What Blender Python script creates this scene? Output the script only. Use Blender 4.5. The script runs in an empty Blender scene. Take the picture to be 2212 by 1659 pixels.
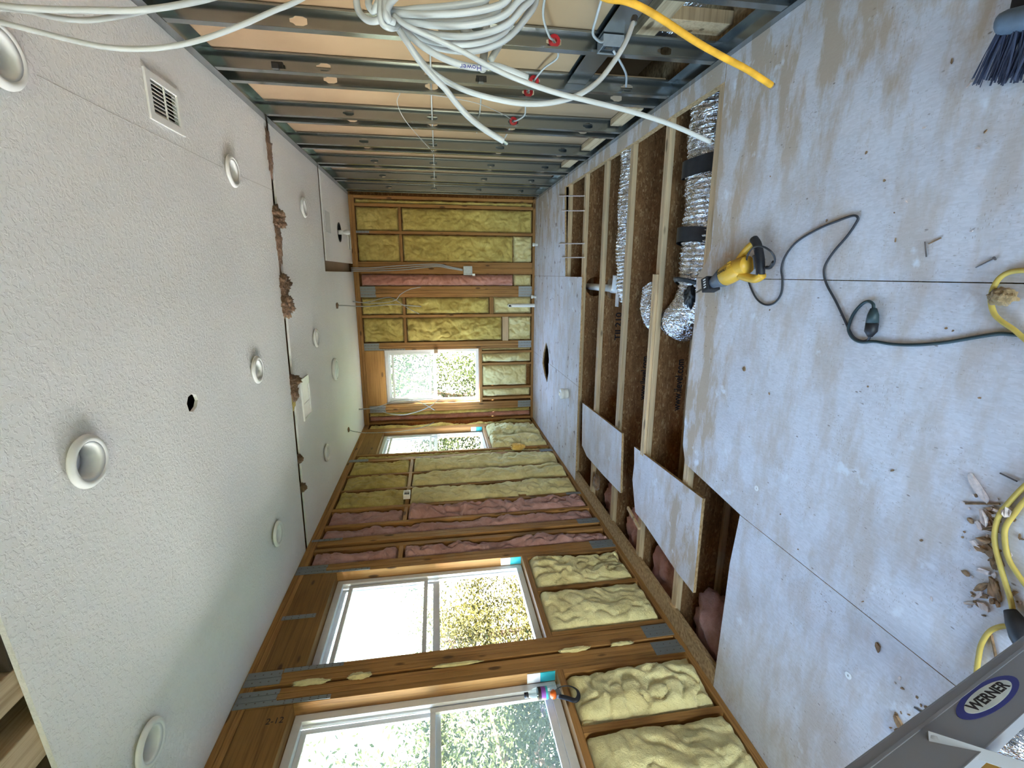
import bpy, bmesh, math, random
from mathutils import Vector, Matrix, noise
from mathutils.geometry import tessellate_polygon

random.seed(7)
C = bpy.context.scene.collection
V = Vector
PI = math.pi

# ------------------------------------------------------------------ camera
FPX, YAW, PITCH, ROLL, EYE = 1006.26, 0.23506, -0.15435, 0.0336, 1.5
FWD = V((-math.sin(YAW)*math.cos(PITCH), math.cos(YAW)*math.cos(PITCH), math.sin(PITCH)))
_X = V((math.cos(YAW), math.sin(YAW), 0)); _U = _X.cross(FWD)
IMG_R = -(math.cos(ROLL)*_U + math.sin(ROLL)*_X)     # the photo lies on its side: its right is down
IMG_U = math.cos(ROLL)*_X - math.sin(ROLL)*_U        # and its top is the room's right
cam = bpy.data.cameras.new('camera'); cam.sensor_fit = 'HORIZONTAL'; cam.sensor_width = 36
cam.lens = 36*FPX/2212; cam.clip_start = 0.02; cam.clip_end = 300
co = bpy.data.objects.new('camera', cam); C.objects.link(co)
co.matrix_world = Matrix(((IMG_R.x, IMG_U.x, -FWD.x, 0), (IMG_R.y, IMG_U.y, -FWD.y, 0),
                          (IMG_R.z, IMG_U.z, -FWD.z, EYE), (0, 0, 0, 1)))
sc = bpy.context.scene
sc.camera = co

# ------------------------------------------------------------------ daylight
sc.view_settings.view_transform = 'Standard'; sc.view_settings.look = 'None'
sc.view_settings.gamma = 1; sc.view_settings.use_curve_mapping = False
sc.view_settings.exposure = 1.85
sc.cycles.max_bounces = 10; sc.cycles.diffuse_bounces = 6; sc.cycles.glossy_bounces = 4
sc.cycles.transparent_max_bounces = 12; sc.cycles.caustics_reflective = False; sc.cycles.caustics_refractive = False
sc.cycles.sample_clamp_indirect = 6
world = bpy.data.worlds.new('sky'); sc.world = world; world.use_nodes = True
wn = world.node_tree; bg = wn.nodes['Background']
sky = wn.nodes.new('ShaderNodeTexSky'); sky.sky_type = 'NISHITA'; sky.sun_disc = False
sky.sun_elevation = math.radians(33); sky.sun_rotation = math.radians(100); sky.air_density = 1.3; sky.dust_density = .6; sky.ozone_density = 2.0
wn.links.new(sky.outputs[0], bg.inputs[0]); bg.inputs[1].default_value = 1.5
SUN = 95.0
sun = bpy.data.lights.new('sun', 'SUN'); sun.energy = SUN; sun.angle = 0.01; sun.color = (1, .95, .86)
so = bpy.data.objects.new('sun', sun); C.objects.link(so)
so.rotation_euler = V((-.64, -.10, -.42)).to_track_quat('-Z', 'Y').to_euler()

# room, metres: right wall, left wall, ceiling, end wall
XR, XL, H, D = 1.071, -2.307, 2.677, 7.206
YB = -3.2

def portal(loc, rot, sx, sy):
    l = bpy.data.lights.new('window_daylight', 'AREA'); l.shape = 'RECTANGLE'; l.size = sx; l.size_y = sy
    l.cycles.is_portal = True
    o = bpy.data.objects.new('window_daylight', l); C.objects.link(o); o.location = loc; o.rotation_euler = rot
for yc in (-.4, 1.8, 2.96, 6.41):
    portal((XL-.16, yc, 1.61), (0, -PI/2, 0), 1.46, .9)
portal((-1.57, D+.16, 1.6), (-PI/2, 0, 0), .84, 1.44)
portal((-.5, YB-.06, 1.08), (PI/2, 0, 0), 2.0, 2.13)

# ------------------------------------------------------------------ helpers
def ray(px, py): return FWD + (px-1106)/FPX*IMG_R - (py-829.5)/FPX*IMG_U
def at(px, py, ax, val):
    d = ray(px, py); o = V((0, 0, EYE)); return o + d*((val-o[ax])/d[ax])
def deep(px, py, t): return V((0, 0, EYE)) + ray(px, py)*t
def fl(px, py, z=0.0): return at(px, py, 2, z)

class MB:
    def __init__(s): s.v = []; s.f = []
    def add(s, vs, fs):
        n = len(s.v); s.v += [tuple(p) for p in vs]; s.f += [tuple(i+n for i in f) for f in fs]; return s
    def box(s, x0, x1, y0, y1, z0, z1):
        x0, x1 = sorted((x0, x1)); y0, y1 = sorted((y0, y1)); z0, z1 = sorted((z0, z1))
        return s.add([(x0,y0,z0),(x1,y0,z0),(x1,y1,z0),(x0,y1,z0),(x0,y0,z1),(x1,y0,z1),(x1,y1,z1),(x0,y1,z1)],
                     [(0,3,2,1),(4,5,6,7),(0,1,5,4),(1,2,6,5),(2,3,7,6),(3,0,4,7)])
    def obox(s, o, a, b, c, la, lb, lc):   # box from corner-centred axes: o centre, half sizes
        vs = [o + a*(i*la) + b*(j*lb) + c*(k*lc) for k in (-1, 1) for j in (-1, 1) for i in (-1, 1)]
        return s.add(vs, [(0,2,3,1),(4,5,7,6),(0,1,5,4),(1,3,7,5),(3,2,6,7),(2,0,4,6)])
    def prism(s, loops, fn):               # loops in 2-D (first outer, rest holes), fn(u,v,w) w in 0,1
        pts = [p for l in loops for p in l]; n = len(pts)
        tris = tessellate_polygon([[V((p[0], p[1], 0)) for p in l] for l in loops])
        vs = [fn(p[0], p[1], 0) for p in pts] + [fn(p[0], p[1], 1) for p in pts]
        fs = [tuple(t) for t in tris] + [tuple(i+n for i in reversed(t)) for t in tris]
        k = 0
        for l in loops:
            m = len(l)
            for i in range(m):
                a, b = k+i, k+(i+1) % m; fs.append((a, b, b+n, a+n))
            k += m
        return s.add(vs, fs)
    def tube(s, path, r, n=8, cap=True, flat=1.0):
        path = [V(p) for p in path]; m = len(path)
        rad = r if callable(r) else (lambda t: r)
        up = None; vs = []; fs = []
        for i, p in enumerate(path):
            t = (path[min(i+1, m-1)]-path[max(i-1, 0)]).normalized()
            if up is None: up = t.orthogonal().normalized()
            up = (up - t*up.dot(t)); up = up.normalized() if up.length > 1e-6 else t.orthogonal().normalized()
            w = t.cross(up); rr = rad(i/max(m-1, 1))
            for k in range(n):
                a = 2*PI*k/n; vs.append(p + up*(rr*math.cos(a)) + w*(rr*flat*math.sin(a)))
        for i in range(m-1):
            for k in range(n):
                k2 = (k+1) % n; fs.append((i*n+k, i*n+k2, (i+1)*n+k2, (i+1)*n+k))
        if cap: fs += [tuple(reversed(range(n))), tuple(range((m-1)*n, m*n))]
        return s.add(vs, fs)
    def lathe(s, prof, fn=lambda x, y, z: (x, y, z), n=32, close=False):
        vs = []; m = len(prof); fs = []
        for (r, z) in prof:
            for k in range(n):
                a = 2*PI*k/n; vs.append(fn(r*math.cos(a), r*math.sin(a), z))
        for i in range(m-1 if not close else m):
            j = (i+1) % m
            for k in range(n):
                k2 = (k+1) % n; fs.append((i*n+k, i*n+k2, j*n+k2, j*n+k))
        return s.add(vs, fs)
    def grid(s, nu, nv, fn):
        vs = [fn(i/nu, j/nv) for j in range(nv+1) for i in range(nu+1)]
        fs = [(j*(nu+1)+i, j*(nu+1)+i+1, (j+1)*(nu+1)+i+1, (j+1)*(nu+1)+i) for j in range(nv) for i in range(nu)]
        return s.add(vs, fs)
    def build(s, name, m, parent=None, label=None, cat=None, group=None, kind=None, bevel=0, smooth=False, fix=True, sub=0):
        me = bpy.data.meshes.new(name); me.from_pydata(s.v, [], s.f)
        if fix:
            bm = bmesh.new(); bm.from_mesh(me); bmesh.ops.recalc_face_normals(bm, faces=bm.faces[:]); bm.to_mesh(me); bm.free()
        if isinstance(m, (list, tuple)):
            for q in m: me.materials.append(q)
        else: me.materials.append(m)
        if smooth:
            for p in me.polygons: p.use_smooth = True
        o = bpy.data.objects.new(name, me); C.objects.link(o)
        if bevel:
            b = o.modifiers.new('b', 'BEVEL'); b.width = bevel; b.segments = 2; b.limit_method = 'ANGLE'
        if sub:
            b = o.modifiers.new('s', 'SUBSURF'); b.levels = sub; b.render_levels = sub
        if parent is not None: own(o, parent)
        tag(o, label, cat, group, kind)
        return o
def own(o, p):      # every mesh is laid out in room coordinates, so a child undoes its parent's offset
    o.parent = p
    o.matrix_parent_inverse = Matrix.Translation(-p.location) if p.type == 'EMPTY' else Matrix.Identity(4)
def tag(o, label=None, cat=None, group=None, kind=None):
    if label: o['label'] = label
    if cat: o['category'] = cat
    if group: o['group'] = group
    if kind: o['kind'] = kind
    return o
def thing(name, label, cat, loc=(0, 0, 0), group=None, kind=None):
    o = bpy.data.objects.new(name, None); C.objects.link(o); o.location = loc; o.empty_display_size = .1
    return tag(o, label, cat, group, kind)
def copy_tree(o, loc, label=None):
    r = o.copy(); C.objects.link(r); r.location = loc
    if label: r['label'] = label
    for ch in list(o.children):
        c = ch.copy(); C.objects.link(c); inv = ch.matrix_parent_inverse.copy(); c.parent = r; c.matrix_parent_inverse = inv
        for g in list(ch.children):
            d = g.copy(); C.objects.link(d); d.parent = c
    return r
def spline(pts, k=8):
    pts = [V(p) for p in pts]; P = [pts[0]*2-pts[1]] + pts + [pts[-1]*2-pts[-2]]; out = []
    for i in range(1, len(P)-2):
        a, b, c, d = P[i-1:i+3]
        for j in range(k):
            t = j/k
            out.append(.5*((2*b) + (c-a)*t + (2*a-5*b+4*c-d)*t*t + (3*b-a-3*c+d)*t**3))
    return out + [pts[-1]]
def circ(cx, cy, r, n=20): return [(cx+r*math.cos(2*PI*i/n), cy+r*math.sin(2*PI*i/n)) for i in range(n)]
def rect(a, b, c, d): return [(a, c), (b, c), (b, d), (a, d)]
def text(body, size, o, xd, yd, m, parent, name='lettering', ex=.0004, align='CENTER', label=None, sx=1.0, fit=0, bold=.0):
    cu = bpy.data.curves.new(name, 'FONT'); cu.body = body; cu.size = size; cu.extrude = ex; cu.offset = size*bold
    cu.align_x = align; cu.align_y = 'CENTER'; cu.materials.append(m)
    f = bpy.data.objects.new(name, cu); C.objects.link(f)
    me = bpy.data.meshes.new_from_object(f.evaluated_get(bpy.context.evaluated_depsgraph_get()))
    bpy.data.objects.remove(f); t = bpy.data.objects.new(name, me); C.objects.link(t)
    me.materials.clear(); me.materials.append(m)
    if fit:
        xs = [q.co.x for q in me.vertices]; sx = fit/(max(xs)-min(xs))
    xd = V(xd).normalized(); yd = V(yd); yd = (yd - xd*yd.dot(xd)).normalized(); n = xd.cross(yd)
    mw = Matrix(((xd.x*sx, yd.x, n.x, o[0]), (xd.y*sx, yd.y, n.y, o[1]), (xd.z*sx, yd.z, n.z, o[2]), (0, 0, 0, 1)))
    own(t, parent); t.matrix_basis = mw
    if label: t['label'] = label
    return t
ORD = ['first', 'second', 'third', 'fourth', 'fifth', 'sixth', 'seventh', 'eighth', 'ninth', 'tenth', 'eleventh', 'twelfth', 'thirteenth', 'fourteenth', 'fifteenth', 'sixteenth']

# ------------------------------------------------------------------ materials
class NT:
    def __init__(s, name):
        s.m = bpy.data.materials.new(name); s.m.use_nodes = True; s.t = s.m.node_tree
        s.b = s.t.nodes['Principled BSDF']; s.co = s.t.nodes.new('ShaderNodeTexCoord'); s.out = s.t.nodes['Material Output']
    def n(s, kind, **kw):
        q = s.t.nodes.new(kind)
        for k, v in kw.items():
            if k in q.inputs: q.inputs[k].default_value = v
            else: setattr(q, k, v)
        return q
    def l(s, a, b): s.t.links.new(a, b)
    def mapped(s, scale, src='Object', rot=(0, 0, 0)):
        q = s.n('ShaderNodeMapping'); q.inputs['Scale'].default_value = scale; q.inputs['Rotation'].default_value = rot
        s.l(s.co.outputs[src], q.inputs['Vector']); return q.outputs[0]
    def noise(s, vec, scale, detail=4, rough=.5, dist=0):
        q = s.n('ShaderNodeTexNoise'); q.inputs['Scale'].default_value = scale; q.inputs['Detail'].default_value = detail
        q.inputs['Roughness'].default_value = rough; q.inputs['Distortion'].default_value = dist
        s.l(vec, q.inputs['Vector']); return q.outputs['Fac']
    def ramp(s, fac, stops, interp='LINEAR'):
        q = s.n('ShaderNodeValToRGB'); q.color_ramp.interpolation = interp; e = q.color_ramp.elements
        while len(e) < len(stops): e.new(.5)
        for k, (p, c) in enumerate(stops):
            e[k].position = p; e[k].color = (*c, 1) if not isinstance(c, (int, float)) else (c, c, c, 1)
        s.l(fac, q.inputs[0]); return q.outputs[0]
    def mix(s, fac, a, b, mode='MIX'):
        q = s.n('ShaderNodeMix', data_type='RGBA', blend_type=mode)
        for inp, v in ((q.inputs[0], fac), (q.inputs[6], a), (q.inputs[7], b)):
            if isinstance(v, (int, float)): inp.default_value = v
            elif isinstance(v, tuple): inp.default_value = (*v, 1)
            else: s.l(v, inp)
        return q.outputs[2]
    def math(s, op, a, b=0.0):
        q = s.n('ShaderNodeMath', operation=op)
        for i, v in enumerate((a, b)):
            if isinstance(v, (int, float)): q.inputs[i].default_value = v
            else: s.l(v, q.inputs[i])
        return q.outputs[0]
    def bump(s, h, strength, dist=.01, prev=None):
        q = s.n('ShaderNodeBump'); q.inputs['Strength'].default_value = strength; q.inputs['Distance'].default_value = dist
        s.l(h, q.inputs['Height'])
        if prev: s.l(prev, q.inputs['Normal'])
        s.l(q.outputs[0], s.b.inputs['Normal']); return q.outputs[0]
    def col(s, c):
        if isinstance(c, tuple): s.b.inputs['Base Color'].default_value = (*c, 1)
        else: s.l(c, s.b.inputs['Base Color'])
    def set(s, rough=.6, metal=0.0, spec=.3):
        s.b.inputs['Roughness'].default_value = rough; s.b.inputs['Metallic'].default_value = metal
        s.b.inputs['Specular IOR Level'].default_value = spec
    def rnd(s):
        return s.n('ShaderNodeObjectInfo').outputs['Random']

def plain(name, c, rough=.6, metal=0.0, spec=.3, var=.12, scale=30, bump=.0):
    a = NT(name); a.set(rough, metal, spec)
    f = a.noise(a.co.outputs['Object'], scale, 3)
    a.col(a.ramp(f, [(.3, tuple(x*(1-var) for x in c)), (.7, tuple(min(1, x*(1+var)) for x in c))]))
    if bump: a.bump(f, bump, .004)
    return a.m

def wood(name, axis, light, dark, k=1.0, knots=True):
    a = NT(name); a.set(.62, 0, .25)
    sc_ = [55, 55, 55]; sc_[axis] = 1.6
    q = a.n('ShaderNodeMapping'); q.inputs['Scale'].default_value = tuple(sc_)
    cmb = a.n('ShaderNodeCombineXYZ'); r = a.math('MULTIPLY', a.rnd(), 40.0)
    for i in range(3): a.l(r, cmb.inputs[i])
    a.l(cmb.outputs[0], q.inputs['Location']); a.l(a.co.outputs['Object'], q.inputs['Vector'])
    grain = a.noise(q.outputs[0], 1.0, 5, .6, 1.2)
    c = a.ramp(grain, [(.28, dark), (.52, light), (.8, tuple(min(1, x*1.18) for x in light))])
    big = a.noise(a.co.outputs['Object'], 3.0, 2)
    c = a.mix(a.math('MULTIPLY', big, .35), c, tuple(x*.75 for x in light), 'MULTIPLY')
    if knots:
        s2 = [9, 9, 9]; s2[axis] = 3.0
        vo = a.n('ShaderNodeTexVoronoi'); vo.inputs['Scale'].default_value = 1.0
        q2 = a.n('ShaderNodeMapping'); q2.inputs['Scale'].default_value = tuple(s2); a.l(a.co.outputs['Object'], q2.inputs['Vector'])
        a.l(q2.outputs[0], vo.inputs['Vector'])
        kn = a.ramp(vo.outputs['Distance'], [(.0, 1.0), (.10, .9), (.15, 0.0)])
        c = a.mix(kn, c, tuple(x*.42 for x in dark))
    hv = a.n('ShaderNodeHueSaturation'); hv.inputs['Saturation'].default_value = 1.0
    a.l(a.math('ADD', a.math('MULTIPLY', a.rnd(), .3), .86), hv.inputs['Value']); a.l(c, hv.inputs['Color']); a.col(hv.outputs[0])
    a.bump(grain, .25, .002); return a.m

PL, PD = (.345, .178, .058), (.17, .073, .022)
M_PZ = wood('pine_upright', 2, PL, PD)
M_PY = wood('pine_lengthwise', 1, PL, PD)
M_PX = wood('pine_crosswise', 0, PL, PD)
M_HY = wood('header_plywood_shaded', 1, (.25, .128, .038), (.135, .058, .016))  # same plywood in a darker colour: the backlit wall's shade is painted in
M_HX = wood('header_plywood_end', 0, (.46, .25, .08), (.28, .13, .038))
M_JX = wood('joist_flange_wood', 0, (.55, .40, .24), (.36, .24, .13))
M_JY = wood('ceiling_joist_wood', 1, (.55, .42, .27), (.36, .25, .14))

def osb():
    a = NT('strand_board_brown'); a.set(.75, 0, .2); P = a.co.outputs['Object']; cs = []
    wob = a.mix(.06, P, a.n('ShaderNodeTexNoise', Scale=9.0).outputs['Color'])
    for rot, scl in (((0, .3, 0), (20, 50, 105)), ((0, -.45, 0), (18, 50, 90)), ((0, 1.2, 0), (30, 50, 120))):
        mp = a.n('ShaderNodeMapping'); mp.inputs['Scale'].default_value = scl; mp.inputs['Rotation'].default_value = rot; a.l(wob, mp.inputs['Vector'])
        v = a.n('ShaderNodeTexVoronoi'); v.inputs['Scale'].default_value = 1.0; a.l(mp.outputs[0], v.inputs['Vector'])
        sep = a.n('ShaderNodeSeparateColor'); a.l(v.outputs['Color'], sep.inputs[0]); cs.append(sep.outputs[0])
    pick = a.ramp(a.noise(P, 30, 2), [(.44, 0.0), (.5, 1.0)], 'CONSTANT'); pick2 = a.ramp(a.noise(P, 38, 2), [(.46, 0.0), (.54, 1.0)], 'CONSTANT')
    f = a.mix(pick2, a.mix(pick, cs[0], cs[1]), cs[2])
    c = a.ramp(f, [(0, (.19, .085, .028)), (.5, (.26, .125, .045)), (.88, (.31, .16, .063)), (1, (.46, .28, .13))])
    c = a.mix(a.math('MULTIPLY', a.noise(P, 4, 3), .6), c, (.6, .45, .32), 'MULTIPLY'); a.col(c); a.bump(f, .3, .002); return a.m
M_OSB = osb()

def floor_mat():
    a = NT('dusty_painted_subfloor'); a.set(.7, 0, .25); P = a.co.outputs['Object']
    base = a.ramp(a.noise(P, 2.2, 5, .6), [(.3, (.52, .50, .515)), (.55, (.63, .625, .655)), (.8, (.69, .69, .735))])  # slight blue in the base colour imitates cool skylight on the floor
    # strand pattern showing faintly through the paint
    v = a.n('ShaderNodeTexVoronoi'); v.inputs['Scale'].default_value = 1; a.l(a.mapped((210, 60, 30), rot=(0, 0, .7)), v.inputs['Vector'])
    sep = a.n('ShaderNodeSeparateColor'); a.l(v.outputs['Color'], sep.inputs[0])
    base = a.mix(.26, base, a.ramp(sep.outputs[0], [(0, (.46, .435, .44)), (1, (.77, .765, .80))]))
    v2 = a.n('ShaderNodeTexVoronoi'); v2.inputs['Scale'].default_value = 1; a.l(a.mapped((45, 150, 60), rot=(0, 0, -.5)), v2.inputs['Vector'])
    chips = a.ramp(v2.outputs['Distance'], [(.0, 1.0), (.14, 1.0), (.2, 0.0)])
    patch = a.ramp(a.noise(P, 5, 3), [(.46, 0.0), (.62, 1.0)])
    base = a.mix(a.math('MULTIPLY', chips, a.math('MULTIPLY', patch, .55)), base, (.24, .17, .12))
    v3 = a.n('ShaderNodeTexVoronoi'); v3.inputs['Scale'].default_value = 1; a.l(a.mapped((140, 38, 60), rot=(0, 0, .3)), v3.inputs['Vector'])
    dash = a.ramp(v3.outputs['Distance'], [(.0, 1.0), (.12, 1.0), (.18, 0.0)]); patch2 = a.ramp(a.noise(P, 8, 2), [(.48, 0.0), (.6, 1.0)])
    base = a.mix(a.math('MULTIPLY', dash, a.math('MULTIPLY', patch2, .6)), base, (.30, .24, .20))
    # tan dirt, heavier along the cut edge and the right wall
    sx = a.n('ShaderNodeSeparateXYZ'); a.l(P, sx.inputs[0])
    d1 = a.ramp(a.math('ABSOLUTE', a.math('SUBTRACT', sx.outputs[1], 2.45)), [(0.0, 1.0), (.06, .75), (.30, 0.0)])
    d2 = a.ramp(sx.outputs[0], [(.35, 0.0), (1.0, .85)])
    n1 = a.ramp(a.noise(a.mapped((1.2, 3.4, 1), rot=(0, 0, .5)), 2.1, 5, .65), [(.45, 0.0), (.62, 1.0)])
    dirt = a.math('MINIMUM', a.math('ADD', a.math('MULTIPLY', n1, .42), a.math('MULTIPLY', a.math('MAXIMUM', d1, d2), a.math('ADD', n1, .35))), .8)
    base = a.mix(dirt, base, (.42, .30, .18))
    spots = a.ramp(a.noise(P, 6.0, 5, .6), [(.63, 0.0), (.70, .85)])
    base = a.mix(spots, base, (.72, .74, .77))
    specks = a.n('ShaderNodeTexVoronoi'); specks.inputs['Scale'].default_value = 1; a.l(a.mapped((34, 15, 20), rot=(0, 0, .9)), specks.inputs['Vector'])
    sp = a.ramp(specks.outputs['Distance'], [(0, 1.0), (.07, .9), (.11, 0.0)])
    base = a.mix(a.math('MULTIPLY', sp, a.math('MULTIPLY', patch2, .8)), base, (.17, .12, .09))
    fm = a.math('GREATER_THAN', sx.outputs[1], 4.7)
    blot = a.ramp(a.noise(a.mapped((1, 1, 1)), 11, 3, .5), [(.64, 0.0), (.70, .8)])
    base = a.mix(a.math('MULTIPLY', blot, fm), base, (.16, .10, .08))
    a.col(base); a.bump(a.noise(P, 60, 3), .25, .002); return a.m
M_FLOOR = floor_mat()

def edge_mat():
    a = NT('raw_subfloor_edge'); a.set(.85, 0, .1)
    f = a.noise(a.mapped((40, 40, 120)), 1, 4); a.col(a.ramp(f, [(.3, (.22, .13, .06)), (.7, (.50, .34, .18))])); a.bump(f, .6, .004); return a.m
M_EDGE = edge_mat()

def ceil_mat():
    a = NT('knockdown_ceiling'); a.set(.85, 0, .15); P = a.co.outputs['Object']
    f = a.noise(P, 58, 3, .55, .6); plate = a.ramp(f, [(.47, 0.0), (.56, 1.0)], 'EASE')
    c = a.ramp(a.noise(P, 1.3, 3), [(.3, (.80, .775, .765)), (.7, (.85, .83, .82))]); a.col(c)
    a.bump(plate, .8, .002); return a.m
M_CEIL = ceil_mat()
M_CRACK = plain('ceiling_seam_line', (.42, .38, .36), .9)
def board_mat(name, c1, c2):
    a = NT(name); a.set(.85, 0, .1); P = a.co.outputs['Object']
    a.col(a.ramp(a.noise(P, 1.6, 4), [(.3, c1), (.7, c2)])); return a.m
M_DRY = board_mat('drywall_back_paper', (.275, .19, .12), (.335, .24, .16))
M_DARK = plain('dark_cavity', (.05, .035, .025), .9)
M_WHITE = plain('white_enamel', (.80, .79, .77), .35, 0, .4, .03)
M_WHITEP = plain('white_plastic', (.78, .78, .76), .4, 0, .4, .03)
M_LENS = plain('frosted_lens', (.62, .62, .62), .5, 0, .4, .03)
M_BLACK = plain('black_rubber', (.012, .012, .016), .5, 0, .4, .2)
M_TAPE = plain('black_tape', (.018, .018, .02), .45, 0, .4, .2)
M_VINYL = plain('window_vinyl', (.62, .63, .66), .35, 0, .4, .04)
M_STRIP = plain('paint_white_wood', (.72, .70, .68), .6)

def steel(name, c, rough, metal=.92):
    a = NT(name); a.set(rough, metal, .5); f = a.noise(a.mapped((2, 2, .6)), 2, 2)
    a.col(a.ramp(f, [(.3, tuple(x*.93 for x in c)), (.7, c)])); return a.m
M_STEEL = steel('galvanized_steel', (.31, .335, .345), .22, .93)
M_STRAP = steel('strap_steel', (.22, .235, .25), .5, .5)
M_ALU = steel('ladder_aluminium', (.27, .275, .295), .7, .35)

def foil():
    a = NT('crinkled_foil'); a.set(.13, .96, .5); P = a.co.outputs['Object']
    f = a.noise(a.mapped((42, 8, 8)), 1.0, 3, .55, 1.0); g = a.noise(P, 11, 4, .6, 1.2)
    h = a.math('ADD', a.math('MULTIPLY', f, .6), a.math('MULTIPLY', g, .7)); a.col(a.ramp(h, [(.45, (.62, .62, .65)), (.8, (.9, .9, .92))]))
    a.bump(h, 1.0, .045); return a.m
M_FOIL = foil()

def fibre(name, c, d):
    a = NT(name); a.set(.95, 0, .05); P = a.co.outputs['Object']
    f = a.noise(P, 5, 6, .68, .8); g = a.noise(P, 55, 4, .7, 1.0)
    col = a.ramp(f, [(.30, d), (.48, tuple((x+y)/2 for x, y in zip(c, d))), (.58, c), (.75, tuple(min(1, x*1.15) for x in c))])
    col = a.mix(.25, col, a.ramp(g, [(.3, tuple(x*.7 for x in c)), (.7, tuple(min(1, x*1.1) for x in c))]))
    a.col(col); h = a.math('ADD', a.math('MULTIPLY', f, .6), a.math('MULTIPLY', g, .4)); a.bump(h, .8, .02)
    a.b.inputs['Sheen Weight'].default_value = .2; return a.m
M_YEL = fibre('yellow_fibreglass', (.55, .44, .145), (.31, .22, .055))
M_YEL2 = fibre('pale_yellow_fibreglass', (.70, .63, .34), (.52, .43, .19))
M_PINK = fibre('pink_fibreglass', (.52, .25, .20), (.34, .14, .10))
M_PINK2 = fibre('pale_pink_fibreglass', (.45, .265, .25), (.29, .14, .125))
M_TAN = fibre('orange_fibreglass', (.70, .45, .12), (.45, .25, .05))
M_STRAW = fibre('straw_debris', (.40, .27, .13), (.20, .12, .06))
M_FLUFF = fibre('brown_cellulose', (.24, .145, .09), (.10, .055, .035))
M_CABW = plain('white_cable_jacket', (.33, .35, .385), .38, 0, .45, .05, 12)
M_CABG = plain('grey_cable_jacket', (.30, .30, .29), .45, 0, .4, .1, 12)
M_CABY = plain('yellow_cable_jacket', (.48, .255, .025), .6, 0, .2, .28, 45)
M_CORDY = plain('yellow_cord_jacket', (.50, .36, .08), .55, 0, .3, .1, 25)
M_CORDB = plain('black_cord_jacket', (.03, .03, .036), .5, 0, .4, .15)
M_CORDG = plain('dark_green_cord_jacket', (.025, .045, .05), .5, 0, .4, .15)
M_RED = plain('red_grommet', (.40, .02, .03), .45)
M_PVC = plain('white_pvc', (.74, .74, .72), .3, 0, .5, .03)
M_SAWY = plain('yellow_tool_plastic', (.62, .345, .035), .42, 0, .4, .05)
M_GREY = plain('grey_tool_metal', (.10, .11, .13), .45, 0, .4, .1)
M_NAVY = plain('navy_print', (.03, .035, .22), .5)
M_INK = plain('black_ink', (.02, .015, .015), .8)
M_PURPLE = plain('purple_label', (.20, .06, .30), .5)
M_TEAL = plain('teal_label', (.03, .36, .40), .5)
M_ORANGE = plain('orange_lamp_plastic', (.65, .12, .02), .3)
M_BRISTLE = plain('dark_bristle', (.06, .07, .11), .6)
M_BROOM = plain('broom_head_plastic', (.13, .17, .22), .5)
M_CHIP = plain('splinter_wood', (.25, .15, .08), .8, 0, .2, .4, 60)
M_PALECHIP = plain('pale_debris', (.62, .52, .47), .8, 0, .2, .2, 80)
M_RUST = plain('nail_steel', (.14, .12, .12), .5, .6)
M_SOCK = plain('grey_box_metal', (.24, .27, .31), .4, .4)
M_PANELTOP = M_FLOOR

def glass(name, tint, haze=.0):
    a = NT(name); t = a.t; t.nodes.remove(a.b)
    tr = a.n('ShaderNodeBsdfTransparent'); tr.inputs[0].default_value = (*tint, 1)
    gl = a.n('ShaderNodeBsdfGlossy'); gl.inputs['Roughness'].default_value = .02
    fr = a.n('ShaderNodeLayerWeight'); fac = a.math('ADD', a.math('MULTIPLY', a.math('POWER', fr.outputs['Facing'], 4.0), .5), .03)
    mx = a.n('ShaderNodeMixShader'); a.l(fac, mx.inputs[0]); a.l(tr.outputs[0], mx.inputs[1]); a.l(gl.outputs[0], mx.inputs[2])
    last = mx.outputs[0]
    if haze:
        df = a.n('ShaderNodeBsdfTranslucent'); df.inputs[0].default_value = (.75, .9, .86, 1)
        m2 = a.n('ShaderNodeMixShader'); m2.inputs[0].default_value = haze; a.l(last, m2.inputs[1]); a.l(df.outputs[0], m2.inputs[2]); last = m2.outputs[0]
    a.l(last, a.out.inputs[0]); return a.m
M_GLASS = glass('window_glass', (.945, .965, .95), .012)
M_CLEAR = glass('clear_plastic', (.90, .93, .95), .06)
def leaf(name, c):
    a = NT(name); a.set(.6, 0, .3); f = a.rnd()
    g = a.noise(a.co.outputs['Object'], 3.0, 3); cc = a.ramp(g, [(.3, tuple(x*.55 for x in c)), (.7, c)]); a.col(cc)
    tl = a.n('ShaderNodeBsdfTranslucent'); a.l(cc, tl.inputs[0]); mx = a.n('ShaderNodeMixShader'); mx.inputs[0].default_value = .45
    a.l(a.b.outputs[0], mx.inputs[1]); a.l(tl.outputs[0], mx.inputs[2]); a.l(mx.outputs[0], a.out.inputs[0]); return a.m
M_LEAF = leaf('green_leaves', (.030, .040, .010)); M_LEAF2 = leaf('yellow_green_leaves', (.052, .047, .010))
M_BARK = plain('bark', (.14, .09, .06), .9)
M_GROUND_BRIGHT = plain('far_ground_bounce', (.64, .60, .57), .95, 0, .1, .25, 2)
M_GROUND_DARK = plain('near_ground_shade', (.035, .05, .018), .95, 0, .1, .3, 3)
M_ROOF = plain('roof_deck', (.20, .13, .08), .9)

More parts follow.
